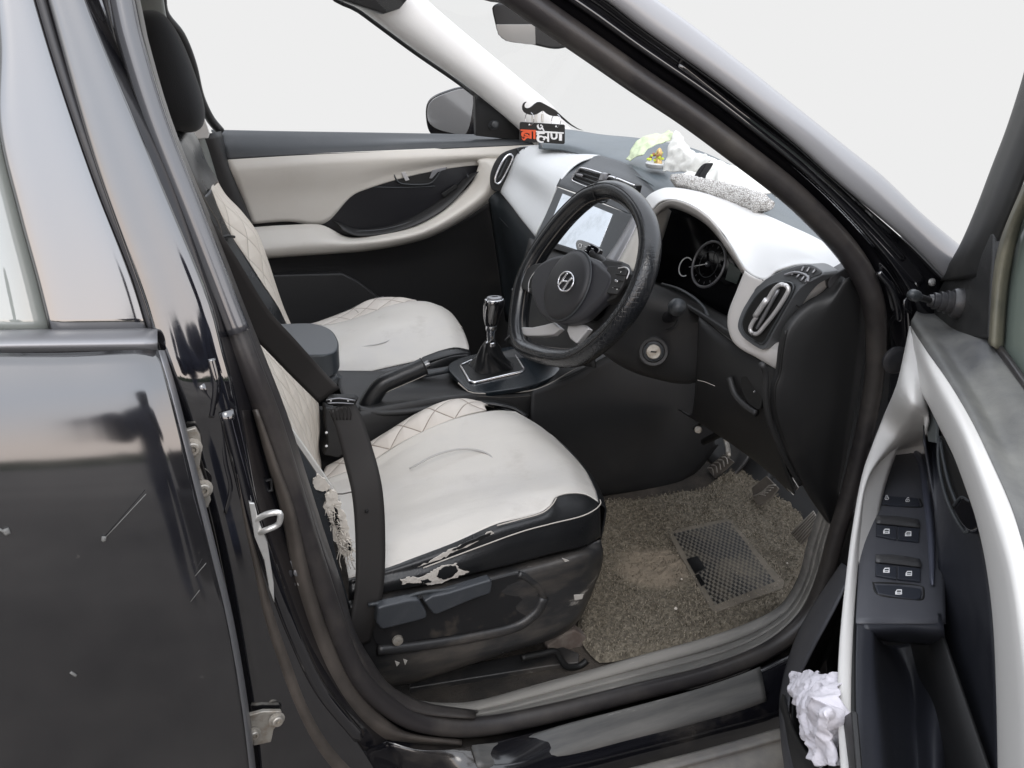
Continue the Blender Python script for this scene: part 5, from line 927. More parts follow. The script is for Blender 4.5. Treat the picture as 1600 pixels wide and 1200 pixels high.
pq = [[(458, 512, 1.372), (515, 508, 1.372), (560, 497, 1.372), (600, 482, 1.372), (635, 473, 1.372), (650, 472, 1.375)], [(470, 510, 1.42), (515, 500, 1.42), (555, 488, 1.42), (590, 474, 1.42), (625, 466, 1.42), (650, 470, 1.40)], [(480, 510, 1.46), (515, 497, 1.46), (548, 484, 1.46), (575, 470, 1.46), (605, 465, 1.46), (640, 468, 1.43)]]
loft('quilted_bolster', [L(Y, c) for c in pq], M['quilt'], ps, n=40, m=6, thick=.004)
tube('cushion_crease', [p+V((0, 0, .005)) for p in L(Y, [(545, 548, 1.16), (600, 538, 1.15), (618, 525, 1.19), (605, 514, 1.23), (570, 516, 1.25), (530, 528, 1.25)])], .0018, mat('crease2', (.48, .47, .46), .6), pcs, n=50)
tube('quilt_seam', [p+V((0, 0, .002)) for p in L(Y, pq[0])], .0012, M['stitch'], ps)
loft('side_bolster', [L(Y, pc[0]), L(Y, [(440, 583, 1.06), (500, 596, 1.05), (540, 597, 1.04), (600, 588, 1.035), (660, 574, 1.035), (700, 560, 1.035), (736, 556, 1.04)]), [p+V((0, 0, -.08)) for p in L(Y, [(440, 583, 1.06), (500, 596, 1.05), (540, 597, 1.04), (600, 588, 1.035), (660, 574, 1.035), (700, 560, 1.035), (736, 556, 1.04)])]], M['leatherb'], ps, n=40, m=6, thick=.003)
loft('bolster_cap', [[p+V((0, -.002, .003)) for p in L(Y, [(660, 560, 1.055), (690, 549, 1.06), (712, 545, 1.07), (733, 549, 1.07)])], [p+V((0, -.006, .001)) for p in L(Y, [(650, 570, 1.04), (690, 559, 1.04), (715, 553, 1.045), (734, 553, 1.05)])]], M['leatherb'], ps, n=20, m=3, thick=.004)
loft('cushion_front', [L(Y, [(735, 555, 1.05), (732, 549, 1.065), (732, 541, 1.11), (722, 514, 1.22), (705, 490, 1.33), (690, 479, 1.39)]), [p+V((-.01, 0, -.12)) for p in L(Y, [(735, 555, 1.05), (732, 549, 1.065), (732, 541, 1.11), (722, 514, 1.22), (705, 490, 1.33), (690, 479, 1.39)])]], M['leatherb'], ps, n=20, m=3)
tube('edge_piping', L(Y, [(560, 497, 1.47), (520, 500, 1.49), (555, 482, 1.49), (578, 470, 1.49), (600, 464, 1.48)][1:]), .004, M['leatherb'], ps)
loft('black_side', [L(Y, [(470, 520, 1.5), (515, 498, 1.5), (548, 482, 1.5), (575, 471, 1.5)]), L(Y, [(470, 512, 1.47), (515, 498, 1.47), (548, 485, 1.47), (575, 471, 1.47)])], M['leatherb'], ps, n=12, m=3, thick=.004)
for a, b_ in (((553, 482), (560, 488)), ((548, 518), (560, 512)), ((549, 521), (552, 514)), ((716, 505), (722, 512)), ((719, 516), (724, 520))):
    tube('torn_thread', [Y(*a, 1.40 if a[0] < 600 else 1.2), Y(*b_, 1.40 if a[0] < 600 else 1.2)], .0016, M['lining'], pcs, n=4, k=5)
# ================================================================ SEAT BELT
blt = band('seat_belt', L(Y, [(290, 330, .20), (345, 412, .22), (400, 497, .26), (440, 540, .28), (480, 583, .30), (514, 618, .30)]), .0185, V((.55, -.2, .75)), .0014, M['strap'], car, n=50, label='black seat belt hanging slack in front of the driver seat')
lap = band('belt_webbing', L(Y, [(532, 632, .295), (545, 660, .29), (560, 710, .28), (574, 770, .265), (579, 850, .25), (577, 920, .235), (568, 970, .225), (560, 1010, .225)]), lambda u: .019+.003*min(1, u*4), [V((1, .1, 0)), V((1, -.05, 0)), V((1, -.15, 0)), V((1, .1, .25)), V((.9, .3, .45))], .0014, M['strap'], blt, n=60)
tg = prism('belt_tongue', L(Y, [(508, 626), (512, 621), (552, 621), (558, 626), (556, 632), (550, 634), (513, 634), (509, 631)], .286), V((.006, .012, 0)), M['black'], blt, bevel=.002)
tube('tongue_edge', L(Y, [(510, 625), (530, 622.5), (555, 626)], .284), .0012, M['satin'], tg, n=8)
tube('tongue_edge', L(Y, [(512, 630), (530, 629.5), (553, 631)], .284), .001, M['satin'], tg, n=8)
for x in (517, 544): lathe('rivet', Y(x, 626.5, .285), (0, -1, 0), [(.0016, 0), (0, .0008)], M['zinc'], tg, k=8)
for k in range(6): tube('webbing_fold', L(Y, [(516+k*6, 636), (519+k*6, 648), (522+k*5, 656)], .2875), .0009, M['strap'], lap, n=6, k=5)
lathe('belt_stud', Y(573, 799, .256), (0, -1, .1), [(.003, 0), (.002, .002), (0, .002)], M['black'], lap, k=10)
bkl = prism('belt_buckle', L(Y, [(508, 636, .74), (524, 640, .74), (540, 670, .74), (548, 700, .74), (530, 716, .74), (506, 712, .74), (512, 690, .74), (508, 660, .74)]), V((0, .03, 0)), M['plasticd'], car, bevel=.004, label='seat belt buckle stalk beside the console')
for y in (676, 697): lathe('buckle_stud', Y(510, y, .735), (0, -1, 0), [(.003, 0), (0, .002)], M['wtext'], bkl, k=8)
# ================================================================ DRIVER'S DOOR (open)
ddt = [L(D, [(1438, 478, -.05), (1462, 492, -.05), (1490, 512, -.052), (1542, 526, -.055), (1575, 570, -.055), (1605, 608, -.055), (1660, 690, -.055)]),
       L(D, [(1434, 482, -.035), (1458, 498, -.035), (1486, 522, -.035), (1530, 555, -.035), (1570, 612, -.035), (1605, 665, -.035), (1650, 745, -.035)]),
       L(D, [(1430, 490, -.01), (1456, 520, -.012), (1486, 562, -.012), (1520, 610, -.012), (1560, 682, -.012), (1602, 760, -.012), (1640, 860, -.012)]),
       L(D, [(1426, 500, .004), (1452, 538, .006), (1484, 586, .008), (1520, 645, .008), (1556, 722, .008), (1590, 800, .008), (1625, 900, .008)]),
       L(D, [(1425, 509, .002), (1450, 550, .010), (1483, 598, .012), (1518, 658, .012), (1552, 730, .012), (1582, 800, .012), (1610, 890, .012)])]
ddoor = loft('driver_door', ddt, mat('doortop', (.062, .064, .068), .5, bump=(700, .35), dirt=((.30, .295, .26), 5, .36, .75, .75)), car, n=60, m=6, thick=.004, label='open driver door, cream and dark trim with window switches')
wb0 = ddt[-1]
wb_in = L(D, [(1440, 612, .012), (1452, 632, .012), (1470, 668, .012), (1492, 712, .012), (1512, 765, .012), (1530, 820, .012), (1545, 890, .012), (1555, 980, .012), (1560, 1100, .012), (1563, 1260, .012)])
mwb = L(D, [(1432, 560, .010), (1455, 590, .02), (1482, 638, .024), (1510, 690, .026), (1535, 755, .026), (1560, 830, .026), (1580, 900, .026), (1595, 1000, .026), (1605, 1100, .026), (1612, 1280, .026)])
wb0 = L(D, [(1425, 509, .002), (1450, 550, .010), (1483, 598, .012), (1518, 658, .012), (1552, 730, .012), (1582, 800, .012), (1604, 870, .012), (1622, 950, .012), (1640, 1060, .012), (1660, 1300, .012)])
cream_d = mat('doorcream', (.58, .57, .55), .55, bump=(1000, .15), dirt=((.56, .55, .55), 6, .5, .9, .35))
loft('upper_band', [wb0, mwb, wb_in, [p-DN*.02 for p in wb_in]], cream_d, ddoor, n=80, m=6)
lA = [(1424, 509, 0), (1415, 550, .012), (1403, 600, .026), (1379, 658, .045), (1353, 730, .062), (1335, 820, .078), (1322, 920, .092), (1313, 1020, .102), (1311, 1110, .110), (1316, 1200, .115), (1322, 1300, .118)]
lB = [(1428, 530, .008), (1430, 580, .022), (1425, 630, .036), (1402, 690, .052), (1364, 745, .066), (1346, 825, .080), (1333, 922, .093), (1325, 1020, .103), (1322, 1110, .111), (1326, 1200, .116), (1332, 1300, .119)]
lCz = [(1446, 660), (1440, 690), (1378, 708), (1364, 745), (1353, 800), (1345, 860), (1340, 920), (1336, 975), (1333, 1060), (1332, 1150), (1335, 1220), (1340, 1320)]
lC = [(1436, 560, .008), (1442, 610, .012), (1446, 650, .012), (1440, 690, .025), (1372, 716, .058), (1353, 800, .070), (1341, 910, .085), (1334, 1010, .096), (1331, 1100, .105), (1333, 1200, .110), (1338, 1300, .113)]
def DZ(c): return [D(x, y, o) if o < .5 else Z(x, y, o) for x, y, o in c]
lA = DZ([(1424, 509, 0), (1415, 550, .012), (1403, 600, .026), (1379, 658, .885), (1353, 730, .840), (1335, 820, .815), (1322, 920, .803), (1313, 1020, .798), (1311, 1110, .795), (1316, 1200, .79), (1322, 1300, .785)])
lB = DZ([(1429, 535, .006), (1428, 585, .020), (1424, 630, .032), (1402, 680, .875), (1357, 742, .842), (1339, 825, .818), (1327, 922, .806), (1319, 1020, .801), (1317, 1110, .798), (1321, 1200, .793), (1327, 1300, .788)])
lC = DZ([(1438, 560, .006), (1444, 610, .010), (1449, 650, .006), (1446, 692, .820), (1370, 714, .806), (1346, 820, .800), (1335, 922, .799), (1329, 1020, .798), (1327, 1110, .796), (1329, 1200, .792), (1334, 1300, .787)])
lD = [p+V((.004, 0, -.02)) for p in lC]
loft('armrest', [[p-DN*.03-V((0, 0, .03)) for p in lA], lA, lB, lC, lD], cream_d, ddoor, n=-8, m=6, label='cream curved armrest edge')
# web between the two cream bands


# inner dark panel
ip_ = loft('inner_panel', [L(D, [(1442, 610, -.010), (1460, 645, -.012), (1494, 710, -.014), (1514, 765, -.016), (1532, 820, -.018), (1547, 890, -.02), (1558, 1000, -.022), (1566, 1260, -.022)]), L(D, [(1444, 640, -.018), (1458, 690, -.022), (1478, 740, -.026), (1490, 800, -.03), (1505, 880, -.032), (1512, 960, -.034), (1515, 1060, -.036), (1520, 1260, -.036)]), L(D, [(1444, 690, .0), (1452, 740, -.012), (1460, 800, -.018), (1466, 860, -.024), (1470, 920, -.03), (1474, 1000, -.034), (1480, 1100, -.036), (1485, 1260, -.036)])], M['navy'], ddoor, n=60, m=6)
# arm top with the switch panel on a horizontal plane
ZA = .795
sw0 = [(1380, 690), (1373, 708), (1359, 745), (1349, 800), (1342, 860), (1338, 920), (1335, 975)]
sw1 = [(1414, 665), (1410, 696), (1400, 745), (1398, 800), (1396, 860), (1395, 920), (1394, 975)]
sw2 = [(1452, 640), (1450, 686), (1456, 745), (1463, 800), (1467, 860), (1469, 920), (1470, 975)]
sp3 = loft('switch_panel', [[Z(x-4, y, ZA-.018) for x, y in sw0], [Z(x, y, ZA) for x, y in sw0], [Z(x, y, ZA+.002) for x, y in sw1], [Z(x, y, ZA) for x, y in sw2], [Z(x+5, y, ZA-.02) for x, y in sw2]], mat('swpanel', (.068, .070, .080), .36, bump=(900, .2), dirt=((.09, .09, .10), 12, .5, .8, .4)), ddoor, n=50, m=5, thick=.003, label='dark switch panel on the door armrest')  # base lighter than the door's navy, painting in sky mirrored from above
loft('panel_ridge', [[Z(x, y, ZA+.001) for x, y in [(1424, 703), (1434, 730), (1443, 790), (1449, 850), (1454, 912)]], [Z(x, y, ZA+.007) for x, y in [(1430, 703), (1441, 730), (1450, 790), (1456, 850), (1457, 914)]], [Z(x, y, ZA+.001) for x, y in [(1437, 702), (1449, 730), (1457, 790), (1461, 850), (1459, 915)]]], mat('ridge', (.07, .075, .10), .35), sp3, n=30, m=4)
tube('panel_groove', [Z(x, y, ZA+.0035) for x, y in [(1372, 760), (1378, 725), (1385, 714), (1405, 709), (1424, 708)]], .0012, M['black'], sp3, ref=V((0, 0, 1)))
tube('armrest_gap', [Z(x-2, y, ZA+.001) for x, y in sw0]+[Z(1333, 1100, ZA), Z(1335, 1220, ZA)], .0028, M['black'], sp3, n=50, ref=V((0, 0, 1)))
zt = V((0, 0, 1)); HZ = ZA+.003
def zplate(name, pts, z, th, m_, par, bv=.0015, sm=0): return prism(name, [Z(x, y, z) for x, y in pts], V((0, 0, -th)), m_, par, bevel=bv, sm=sm)
kb_ = mat('keycap', (.022, .025, .034), .42, bump=(900, .15))
icon = M['wtext']
def ico(par, cx, cy, s, kind):
    def T(pts, r=.00045, cl=False):
        tube('icon', [Z(cx+a*s, cy+b_*s, ICZ) for a, b_ in pts], r, icon, par, n=max(6, len(pts)*4), k=4, closed=cl, ref=zt)
    if kind == 'win':
        zplate('icon', [(cx-5*s, cy+3.5*s), (cx-5*s, cy-.5*s), (cx-2.5*s, cy-4*s), (cx+5*s, cy-4*s), (cx+5*s, cy-2.6*s), (cx-1.8*s, cy-2.6*s), (cx-3.4*s, cy-.2*s), (cx+5*s, cy-.2*s), (cx+5*s, cy+3.5*s)], ICZ, .0004, icon, par, bv=0.0001)
        zplate('icon', [(cx+3.8*s, cy-3*s), (cx+5*s, cy-3*s), (cx+5*s, cy), (cx+3.8*s, cy)], ICZ+.0001, .0004, icon, par, bv=0.0001)
        zplate('icon_slot', [(cx-2.6*s, cy+1*s), (cx+3*s, cy+1*s), (cx+3*s, cy+1.8*s), (cx-2.6*s, cy+1.8*s)], ICZ+.0003, .0004, kb_, par, bv=0.0001)
    else:
        T([(-2.6, 3), (-2.6, -.5), (2.6, -.5), (2.6, 3), (-2.6, 3)]); T([(-1.8, -.5), (-1.8, -2.6), (0, -4), (1.8, -2.6), (1.8, -.5)] if kind == 'lock' else [(-1, -.5), (-1, -2.6), (1, -4), (3, -2.8)]); T([(-.4, 1), (.4, 1.6)])
lk = zplate('lock_switch', [(1367, 772), (1400, 775), (1435, 778), (1438, 790), (1402, 789), (1366, 785)], HZ+.004, .004, kb_, sp3)
tube('switch_shadow_gap', [Z(x, y, HZ+.0005) for x, y in [(1366, 772), (1365, 787), (1400, 791), (1439, 793), (1437, 780)]], .0016, M['black'], sp3, n=30, ref=zt)
ICZ = HZ+.0046; ico(lk, 1385.5, 777.5, .9, 'lock'); ico(lk, 1418, 781, .9, 'open')
for (w_, k1, k2, ic) in (([(1368, 797), (1372, 793), (1400, 793), (1424, 795.5), (1434, 800), (1438, 808), (1437, 845), (1402, 841), (1367, 835)], [(1369, 819), (1401, 823), (1401, 842), (1369, 836)], [(1403, 823), (1437, 826), (1436, 846), (1403, 842)], ((1385, 830), (1419, 834))),
                         ([(1367, 857), (1371, 853), (1400, 853), (1428, 854.5), (1436, 860), (1440, 870), (1439, 907), (1402, 903), (1366, 897)], [(1368, 880), (1401, 885), (1401, 904), (1368, 898)], [(1403, 885), (1439, 888), (1438, 908), (1403, 904)], ((1385, 891), (1420, 896)))):
    wl = zplate('switch_well', w_, HZ, .002, M['black'], sp3, bv=.0008)
    kk = prism('window_switch', [Z(x, y, HZ+.004) for x, y in k1], V((0, 0, -.003)), kb_, wl, bevel=.001); kq = prism('window_switch', [Z(x, y, HZ+.004) for x, y in k2], V((0, 0, -.003)), kb_, wl, bevel=.001)
    loft('switch_lip', [[Z(x, y, HZ+.001) for x, y in ((k1[0][0], k1[0][1]-12), (1402, k1[0][1]-11), (k2[1][0]-2, k2[1][1]-13))], [Z(x, y, HZ+.005) for x, y in ((k1[0][0], k1[0][1]-6), (1402, k1[0][1]-4), (k2[1][0], k2[1][1]-6))], [Z(x, y, HZ+.003) for x, y in ((k1[0][0], k1[0][1]-1), (1402, k1[0][1]+2), (k2[1][0], k2[1][1]-1))]], mat('lipgrey', (.05, .05, .052), .35), wl, n=10, m=4)
    ICZ = HZ+.0046; ico(kk, ic[0][0], ic[0][1], 1, 'win'); ico(kq, ic[1][0], ic[1][1], 1, 'win')
bb = zplate('lockout_switch', [(1366, 913), (1400, 914), (1438, 919), (1441, 924), (1439, 934), (1432, 936), (1400, 932), (1372, 927)], HZ+.003, .003, kb_, sp3)
tube('switch_shadow_gap', [Z(x, y, HZ+.0005) for x, y in [(1364, 911), (1400, 912), (1440, 917), (1443, 925), (1441, 937), (1432, 938), (1400, 934), (1371, 929), (1364, 911)]], .0014, M['black'], sp3, n=50, ref=zt)
ICZ = HZ+.0036; ico(bb, 1404, 925, 1.05, 'win')
# grab well behind the switches
well = loft('grab_well', [[Z(x, y, ZA) for x, y in ((1338, 975), (1335, 1060), (1333, 1150), (1336, 1300))], [Z(x, y, ZA-.001) for x, y in ((1352, 974), (1350, 1060), (1350, 1150), (1354, 1300))], [Z(x, y, ZA-.006) for x, y in ((1362, 976), (1366, 1060), (1374, 1150), (1384, 1300))], [Z(x, y, ZA-.06) for x, y in ((1372, 1000), (1380, 1060), (1392, 1150), (1400, 1300))], [Z(x, y, ZA-.11) for x, y in ((1395, 1010), (1420, 1060), (1430, 1150), (1440, 1300))], [Z(x, y, ZA-.085) for x, y in ((1440, 1000), (1452, 1050), (1458, 1150), (1466, 1300))], [D(x, y, -.026) for x, y in ((1472, 968), (1480, 1050), (1486, 1150), (1492, 1300))]], M['navy'], ddoor, n=40, m=5)
loft('well_edge', [[Z(x, y, ZA+.001) for x, y in ((1340, 960), (1370, 960), (1420, 960), (1470, 960))], [Z(x, y, ZA-.002) for x, y in ((1352, 985), (1376, 984), (1420, 982), (1475, 985))], [Z(x, y, ZA-.05) for x, y in ((1362, 995), (1384, 1000), (1424, 1004), (1478, 1010))]], M['navy'], well, n=16, m=5)
# inner handle recess and lever
hr = prism('handle_recess', L(D, [(1464, 684), (1470, 682), (1480, 700), (1500, 740), (1520, 780), (1530, 812), (1528, 828), (1512, 832), (1490, 806), (1474, 760), (1466, 720)], -.006), -DN*.006, M['black'], ip_, bevel=.001, sm=50)
tube('recess_edge', L(D, [(1467, 682), (1466, 715), (1474, 762), (1488, 800), (1508, 832), (1512, 830), (1498, 795), (1482, 752), (1473, 712), (1469, 688)], -.002), .0022, M['plastict'], hr, n=60, ref=DN)
prism('door_handle', L(D, [(1488, 792), (1500, 778), (1512, 782), (1524, 800), (1530, 818), (1518, 832), (1506, 826), (1494, 808)], .004), -DN*.008, M['gloss'], hr, bevel=.003, sm=30)
tube('door_handle_edge', L(D, [(1490, 790), (1502, 777), (1514, 783)], .005), .0015, M['plastict'], hr, n=12, ref=DN)
prism('handle_grey_panel', L(D, [(1443, 618), (1452, 636), (1462, 664), (1462, 692), (1450, 690), (1446, 660)], -.002), -DN*.004, mat('greygreen', (.09, .10, .10), .5), ip_, bevel=.001)  # grey-green triangle of trim ahead of the handle
# lower door: pocket
ps_ = loft('door_pocket', [L(D, [(1316, 880, .03), (1300, 903, .04), (1272, 945, .055), (1245, 995, .07), (1228, 1045, .08), (1219, 1090, .088), (1221, 1150, .094), (1228, 1210, .10), (1236, 1300, .10)]), L(D, [(1322, 884, .045), (1308, 912, .055), (1284, 950, .07), (1258, 1000, .085), (1240, 1050, .095), (1229, 1092, .10), (1228, 1150, .105), (1236, 1210, .11), (1246, 1300, .11)]), L(D, [(1330, 890, .05), (1320, 918, .06), (1302, 955, .072), (1276, 1003, .086), (1250, 1055, .096), (1233, 1095, .10), (1236, 1150, .104), (1256, 1210, .108), (1270, 1300, .11)])], mat('pocketrim', (.065, .066, .075), .5, bump=(800, .2), dirt=((.2, .19, .18), 9, .5, .8, .4)), ddoor, n=60, m=5, label='dark door pocket with a pale rim')
loft('pocket_inside', [L(D, [(1315, 925, .055), (1290, 970, .07), (1262, 1025, .082), (1242, 1075, .092), (1240, 1150, .10), (1262, 1215, .10), (1280, 1300, .10)]), L(D, [(1325, 930, .01), (1310, 975, .01), (1290, 1030, .01), (1280, 1080, .01), (1280, 1150, .01), (1290, 1215, .01), (1300, 1300, .01)]), L(D, [(1345, 930, .0), (1345, 975, .0), (1345, 1030, .0), (1345, 1080, .0), (1345, 1150, .0), (1345, 1215, .0), (1345, 1300, 0)])], M['black'], ps_, n=30, m=4)
loft('pocket_front', [L(D, [(1224, 1085, .104), (1236, 1130, .112), (1256, 1170, .12), (1280, 1200, .125), (1290, 1260, .13)]), L(D, [(1219, 1100, .09), (1222, 1160, .094), (1228, 1200, .10), (1232, 1250, .10), (1236, 1310, .10)])], M['plasticd'], ps_, n=20, m=4, thick=.003)
prism('pocket_divider', L(D, [(1316, 1120), (1330, 1110), (1345, 1300), (1278, 1300), (1286, 1230), (1300, 1165)], .118), -DN*.006, M['plasticd'], ps_, bevel=.002)
# mirror corner trim, adjuster, frame, glass
mct = prism('mirror_corner', L(D, [(1474, 438), (1488, 415), (1500, 394), (1510, 374), (1519, 363), (1532, 358), (1545, 359), (1551, 364), (1550, 400), (1546, 460), (1543, 530), (1520, 528), (1490, 522), (1465, 502), (1455, 484), (1462, 460)], -.045), -DN*.02, mat('corner', (.018, .018, .018), .55, bump=(500, .4), dirt=((.07, .068, .06), 10, .5, .8, .5)), ddoor, bevel=.004)
bo = D(1497, 474, -.042)
adj = lathe('mirror_adjuster', bo, DN, [(.021, -.004), (.021, .004), (.019, .008), (.0155, .009), (.0165, .014), (.0165, .016), (.013, .017), (.0142, .022), (.0142, .024), (.011, .025), (.0118, .030), (.0118, .032), (.009, .033), (.0085, .038), (0, .038)], M['rubberfin'], mct, k=28)
stt = bo+DN*.036; ste = D(1424, 460, .045)
tube('adjuster_stick', [stt, stt.lerp(ste, .5), ste], .0045, M['plasticd'], adj, k=12)
tube('stick_cap', [stt.lerp(ste, .62), stt.lerp(ste, .8), ste, ste+(ste-stt).normalized()*.003], .0075, M['plastict'], adj, k=14, n=14, scale=lambda u: (.7+.3*min(1, u*3)) if u < .8 else 1-.5*(u-.8)/.2)
fr_o = [(1612, 70), (1603, 112), (1592, 150), (1574, 205), (1552, 262), (1528, 325), (1505, 378), (1486, 412), (1470, 440)]
fr_i = [(1690, 70), (1672, 120), (1652, 165), (1628, 215), (1602, 275), (1580, 330), (1562, 372), (1552, 400), (1548, 430)]
wf = loft('window_frame', [[p-DN*.03 for p in L(D, fr_o, -.05)], L(D, fr_o, -.05), L(D, mixc(fr_o, fr_i, .3), -.042), L(D, mixc(fr_o, fr_i, .7), -.046), L(D, fr_i, -.052)], mat('framecl', (.013, .013, .013), .5, dirt=((.05, .048, .04), 9, .5, .8, .5)), ddoor, n=50, m=5)
loft('glass_channel', [L(D, [(1650, 180), (1622, 240), (1598, 295), (1576, 345), (1562, 385), (1553, 430), (1549, 480), (1545, 535)], -.050), L(D, [(1656, 184), (1628, 244), (1604, 299), (1582, 350), (1570, 390), (1561, 435), (1556, 485), (1552, 542)], -.044), L(D, [(1665, 190), (1637, 250), (1613, 304), (1594, 352), (1583, 395), (1575, 440), (1570, 490), (1566, 550)], -.058)], mat('channel', (.10, .095, .07), .5, dirt=((.22, .20, .14), 14, .4, .7, .7)), ddoor, n=50, m=4, thick=.003)
prism('window_glass', L(D, [(1700, 150), (1640, 235), (1612, 300), (1590, 350), (1576, 400), (1568, 470), (1563, 548), (1580, 575), (1604, 606), (1700, 760)], -.062), -DN*.004, mat('doorglass', (.20, .24, .21), .05, ior=2.0), ddoor, bevel=.0005)
tube('glass_wiper', L(D, [(1552, 532), (1575, 562), (1604, 603), (1660, 680)], -.054), .0045, M['rubber'], ddoor, n=30, ref=DN)
# door shell behind the trim
sh = [[D(x, y, o) for x, y in ((1445, 500), (1500, 560), (1580, 640), (1720, 800))] for o in (-.065,)]
loft('door_shell', [[DP0+DN*o+V((-.62, -.78, 0))*s+V((0, 0, z)) for s in (-.08, .3, .7, 1.05)] for z, o in ((1.035, -.07), (1.0, -.135), (.75, -.16), (.55, -.155), (.40, -.12), (.36, -.04))], M['paint'], ddoor, n=30, m=6, thick=.004)
loft('door_end', [[DP0+DN*o+V((.05, .0624, 0))+V((0, 0, z)) for z in (.36, .6, .8, 1.03)] for o in (-.15, -.11, -.07)], M['paint2'], ddoor, n=12, m=3, thick=.004)
loft('lower_trim', [[DP0+DN*-.012+V((-.62, -.78, 0))*s+V((0, 0, z)) for s in (.0, .35, .7, 1.05)] for z in (.36, .55, .78)], M['plasticd'], ddoor, n=14, m=4, thick=.004)
# ================================================================ LOOSE THINGS
# floor mat
mo = [[(905, 968), (950, 962), (1010, 955), (1080, 935)], ]
mb = [(905, 962), (903, 985), (908, 1003), (925, 1026), (940, 1036), (1000, 1024), (1112, 993), (1180, 968), (1220, 944), (1246, 903), (1258, 862), (1262, 825), (1240, 790), (1200, 745), (1166, 728), (1130, 745), (1100, 766), (1060, 772), (1000, 782), (945, 786), (925, 800), (915, 900)]
ctr = [Z(x, y, .352) for x, y in mb]; cpt = sum(ctr, V())/len(ctr); bnd = crv(ctr, 170, True)
mv = []; mf = []; R_ = 44; rn = random.Random(5)
for i, p in enumerate(bnd):
    for j in range(R_+1):
        q = cpt.lerp(p, (j/R_)**.75 if j else 0); z_ = .010+.006*noise.noise(q*90)+.004*noise.noise(q*260) if j < R_ else 0
        pd = Vd = q; dd = ((q-Z(1020, 890, .352))*1.0); 
        mv.append(q+V((0, 0, z_*(1 if j < R_-1 else .4))))
nb_ = len(bnd)
for i in range(nb_):
    for j in range(R_): mf.append((i*(R_+1)+j, ((i+1) % nb_)*(R_+1)+j, ((i+1) % nb_)*(R_+1)+j+1, i*(R_+1)+j+1))
mm = mat('matpile', (.105, .090, .068), .95, bump=(260, 1, .004), dirt=((.24, .21, .16), 120, .42, .62, .9))
t, n, l, b = ntree(mm)
# trodden dust patch (world position on the mat)
gm_ = n('ShaderNodeNewGeometry'); vd = n('ShaderNodeVectorMath'); vd.operation = 'SUBTRACT'; c0 = Z(1020, 888, .36); vd.inputs[1].default_value = c0; l(gm_.outputs['Position'], vd.inputs[0])
mpg = n('ShaderNodeMapping'); mpg.inputs['Rotation'].default_value = (0, 0, radians(-15)); mpg.inputs['Scale'].default_value = (1/.085, 1/.075, 0); l(vd.outputs[0], mpg.inputs[0])
ln = n('ShaderNodeVectorMath'); ln.operation = 'LENGTH'; l(mpg.outputs[0], ln.inputs[0]); nzz = n('ShaderNodeTexNoise'); nzz.inputs['Scale'].default_value = 18; nzz.inputs['Detail'].default_value = 8; l(gm_.outputs['Position'], nzz.inputs['Vector'])
adm = n('ShaderNodeMath'); adm.operation = 'ADD'; l(ln.outputs['Value'], adm.inputs[0]); l(nzz.outputs[0], adm.inputs[1]); mpr = n('ShaderNodeMapRange'); mpr.inputs['From Min'].default_value = 1.65; mpr.inputs['From Max'].default_value = 1.2; l(adm.outputs[0], mpr.inputs['Value'])
mi = n('ShaderNodeMix'); mi.data_type = 'RGBA'; l(mpr.outputs[0], mi.inputs[0]); l(b.inputs['Base Color'].links[0].from_socket, mi.inputs[6]); mi.inputs[7].default_value = (.27, .225, .17, 1); l(mi.outputs[2], b.inputs['Base Color'])
fmat = thing('floor_mat', 'dusty brown looped pile floor mat with a chequered heel pad lying in the driver footwell', 'floor mat', cpt)
pile = mk('mat_pile', mv, mf, mm, fmat)
# loops of the pile
fv, ff, mid = [], [], []
pts_r = bnd
for k in range(9000):
    p = pts_r[rn.randrange(nb_)]; q = cpt.lerp(p, sqrt(rn.random())*.99)
    d = (q-c0); 
    if (d.x/.085)**2+(d.y/.075)**2 < .9 and rn.random() < .75: continue
    a = rn.uniform(0, 6.28); h = rn.uniform(.003, .008); r_ = rn.uniform(.002, .005); dx = V((cos(a), sin(a), 0))*r_; w_ = V((-sin(a), cos(a), 0))*.0006; i = len(fv); bz = V((0, 0, .008))
    for s, hh in ((-1, 0), (-.6, .8), (0, 1), (.6, .8), (1, 0)): fv += [q+bz+dx*s+V((0, 0, hh*h))-w_, q+bz+dx*s+V((0, 0, hh*h))+w_]
    for s in range(4): ff.append((i+2*s, i+2*s+1, i+2*s+3, i+2*s+2)); mid.append(rn.choice((0, 0, 1, 2)))
mk('mat_loops', fv, ff, mat('loopa', (.175, .15, .11), .8), fmat, mats=[mat('loopb', (.075, .063, .045), .8), mat('loopc', (.31, .27, .21), .8)], midx=mid)
hp_ = prism('heel_pad', [Z(x, y, .366) for x, y in [(1044, 832), (1060, 826), (1135, 810), (1143, 812), (1150, 820), (1190, 868), (1226, 908), (1224, 918), (1180, 934), (1120, 956), (1112, 952), (1085, 905), (1050, 845)]], V((0, 0, -.008)), mat('padedge', (.115, .10, .08), .9, dirt=((.20, .175, .14), 12, .35, .65)), fmat, bevel=.002)
gA, gB, gC, gD = [Z(x, y, .3668) for x, y in ((1052, 834), (1139, 814), (1211, 909), (1117, 945))]
cv, cf, ci = [], [], []; NU, NV = 26, 26
for i in range(NU+1):
    for j in range(NV+1):
        a = gA.lerp(gB, i/NU); c_ = gD.lerp(gC, i/NU); cv.append(a.lerp(c_, j/NV)+V((0, 0, 0)))
for i in range(NU):
    for j in range(NV): cf.append((i*(NV+1)+j, (i+1)*(NV+1)+j, (i+1)*(NV+1)+j+1, i*(NV+1)+j+1)); ci.append((i+j) % 2)
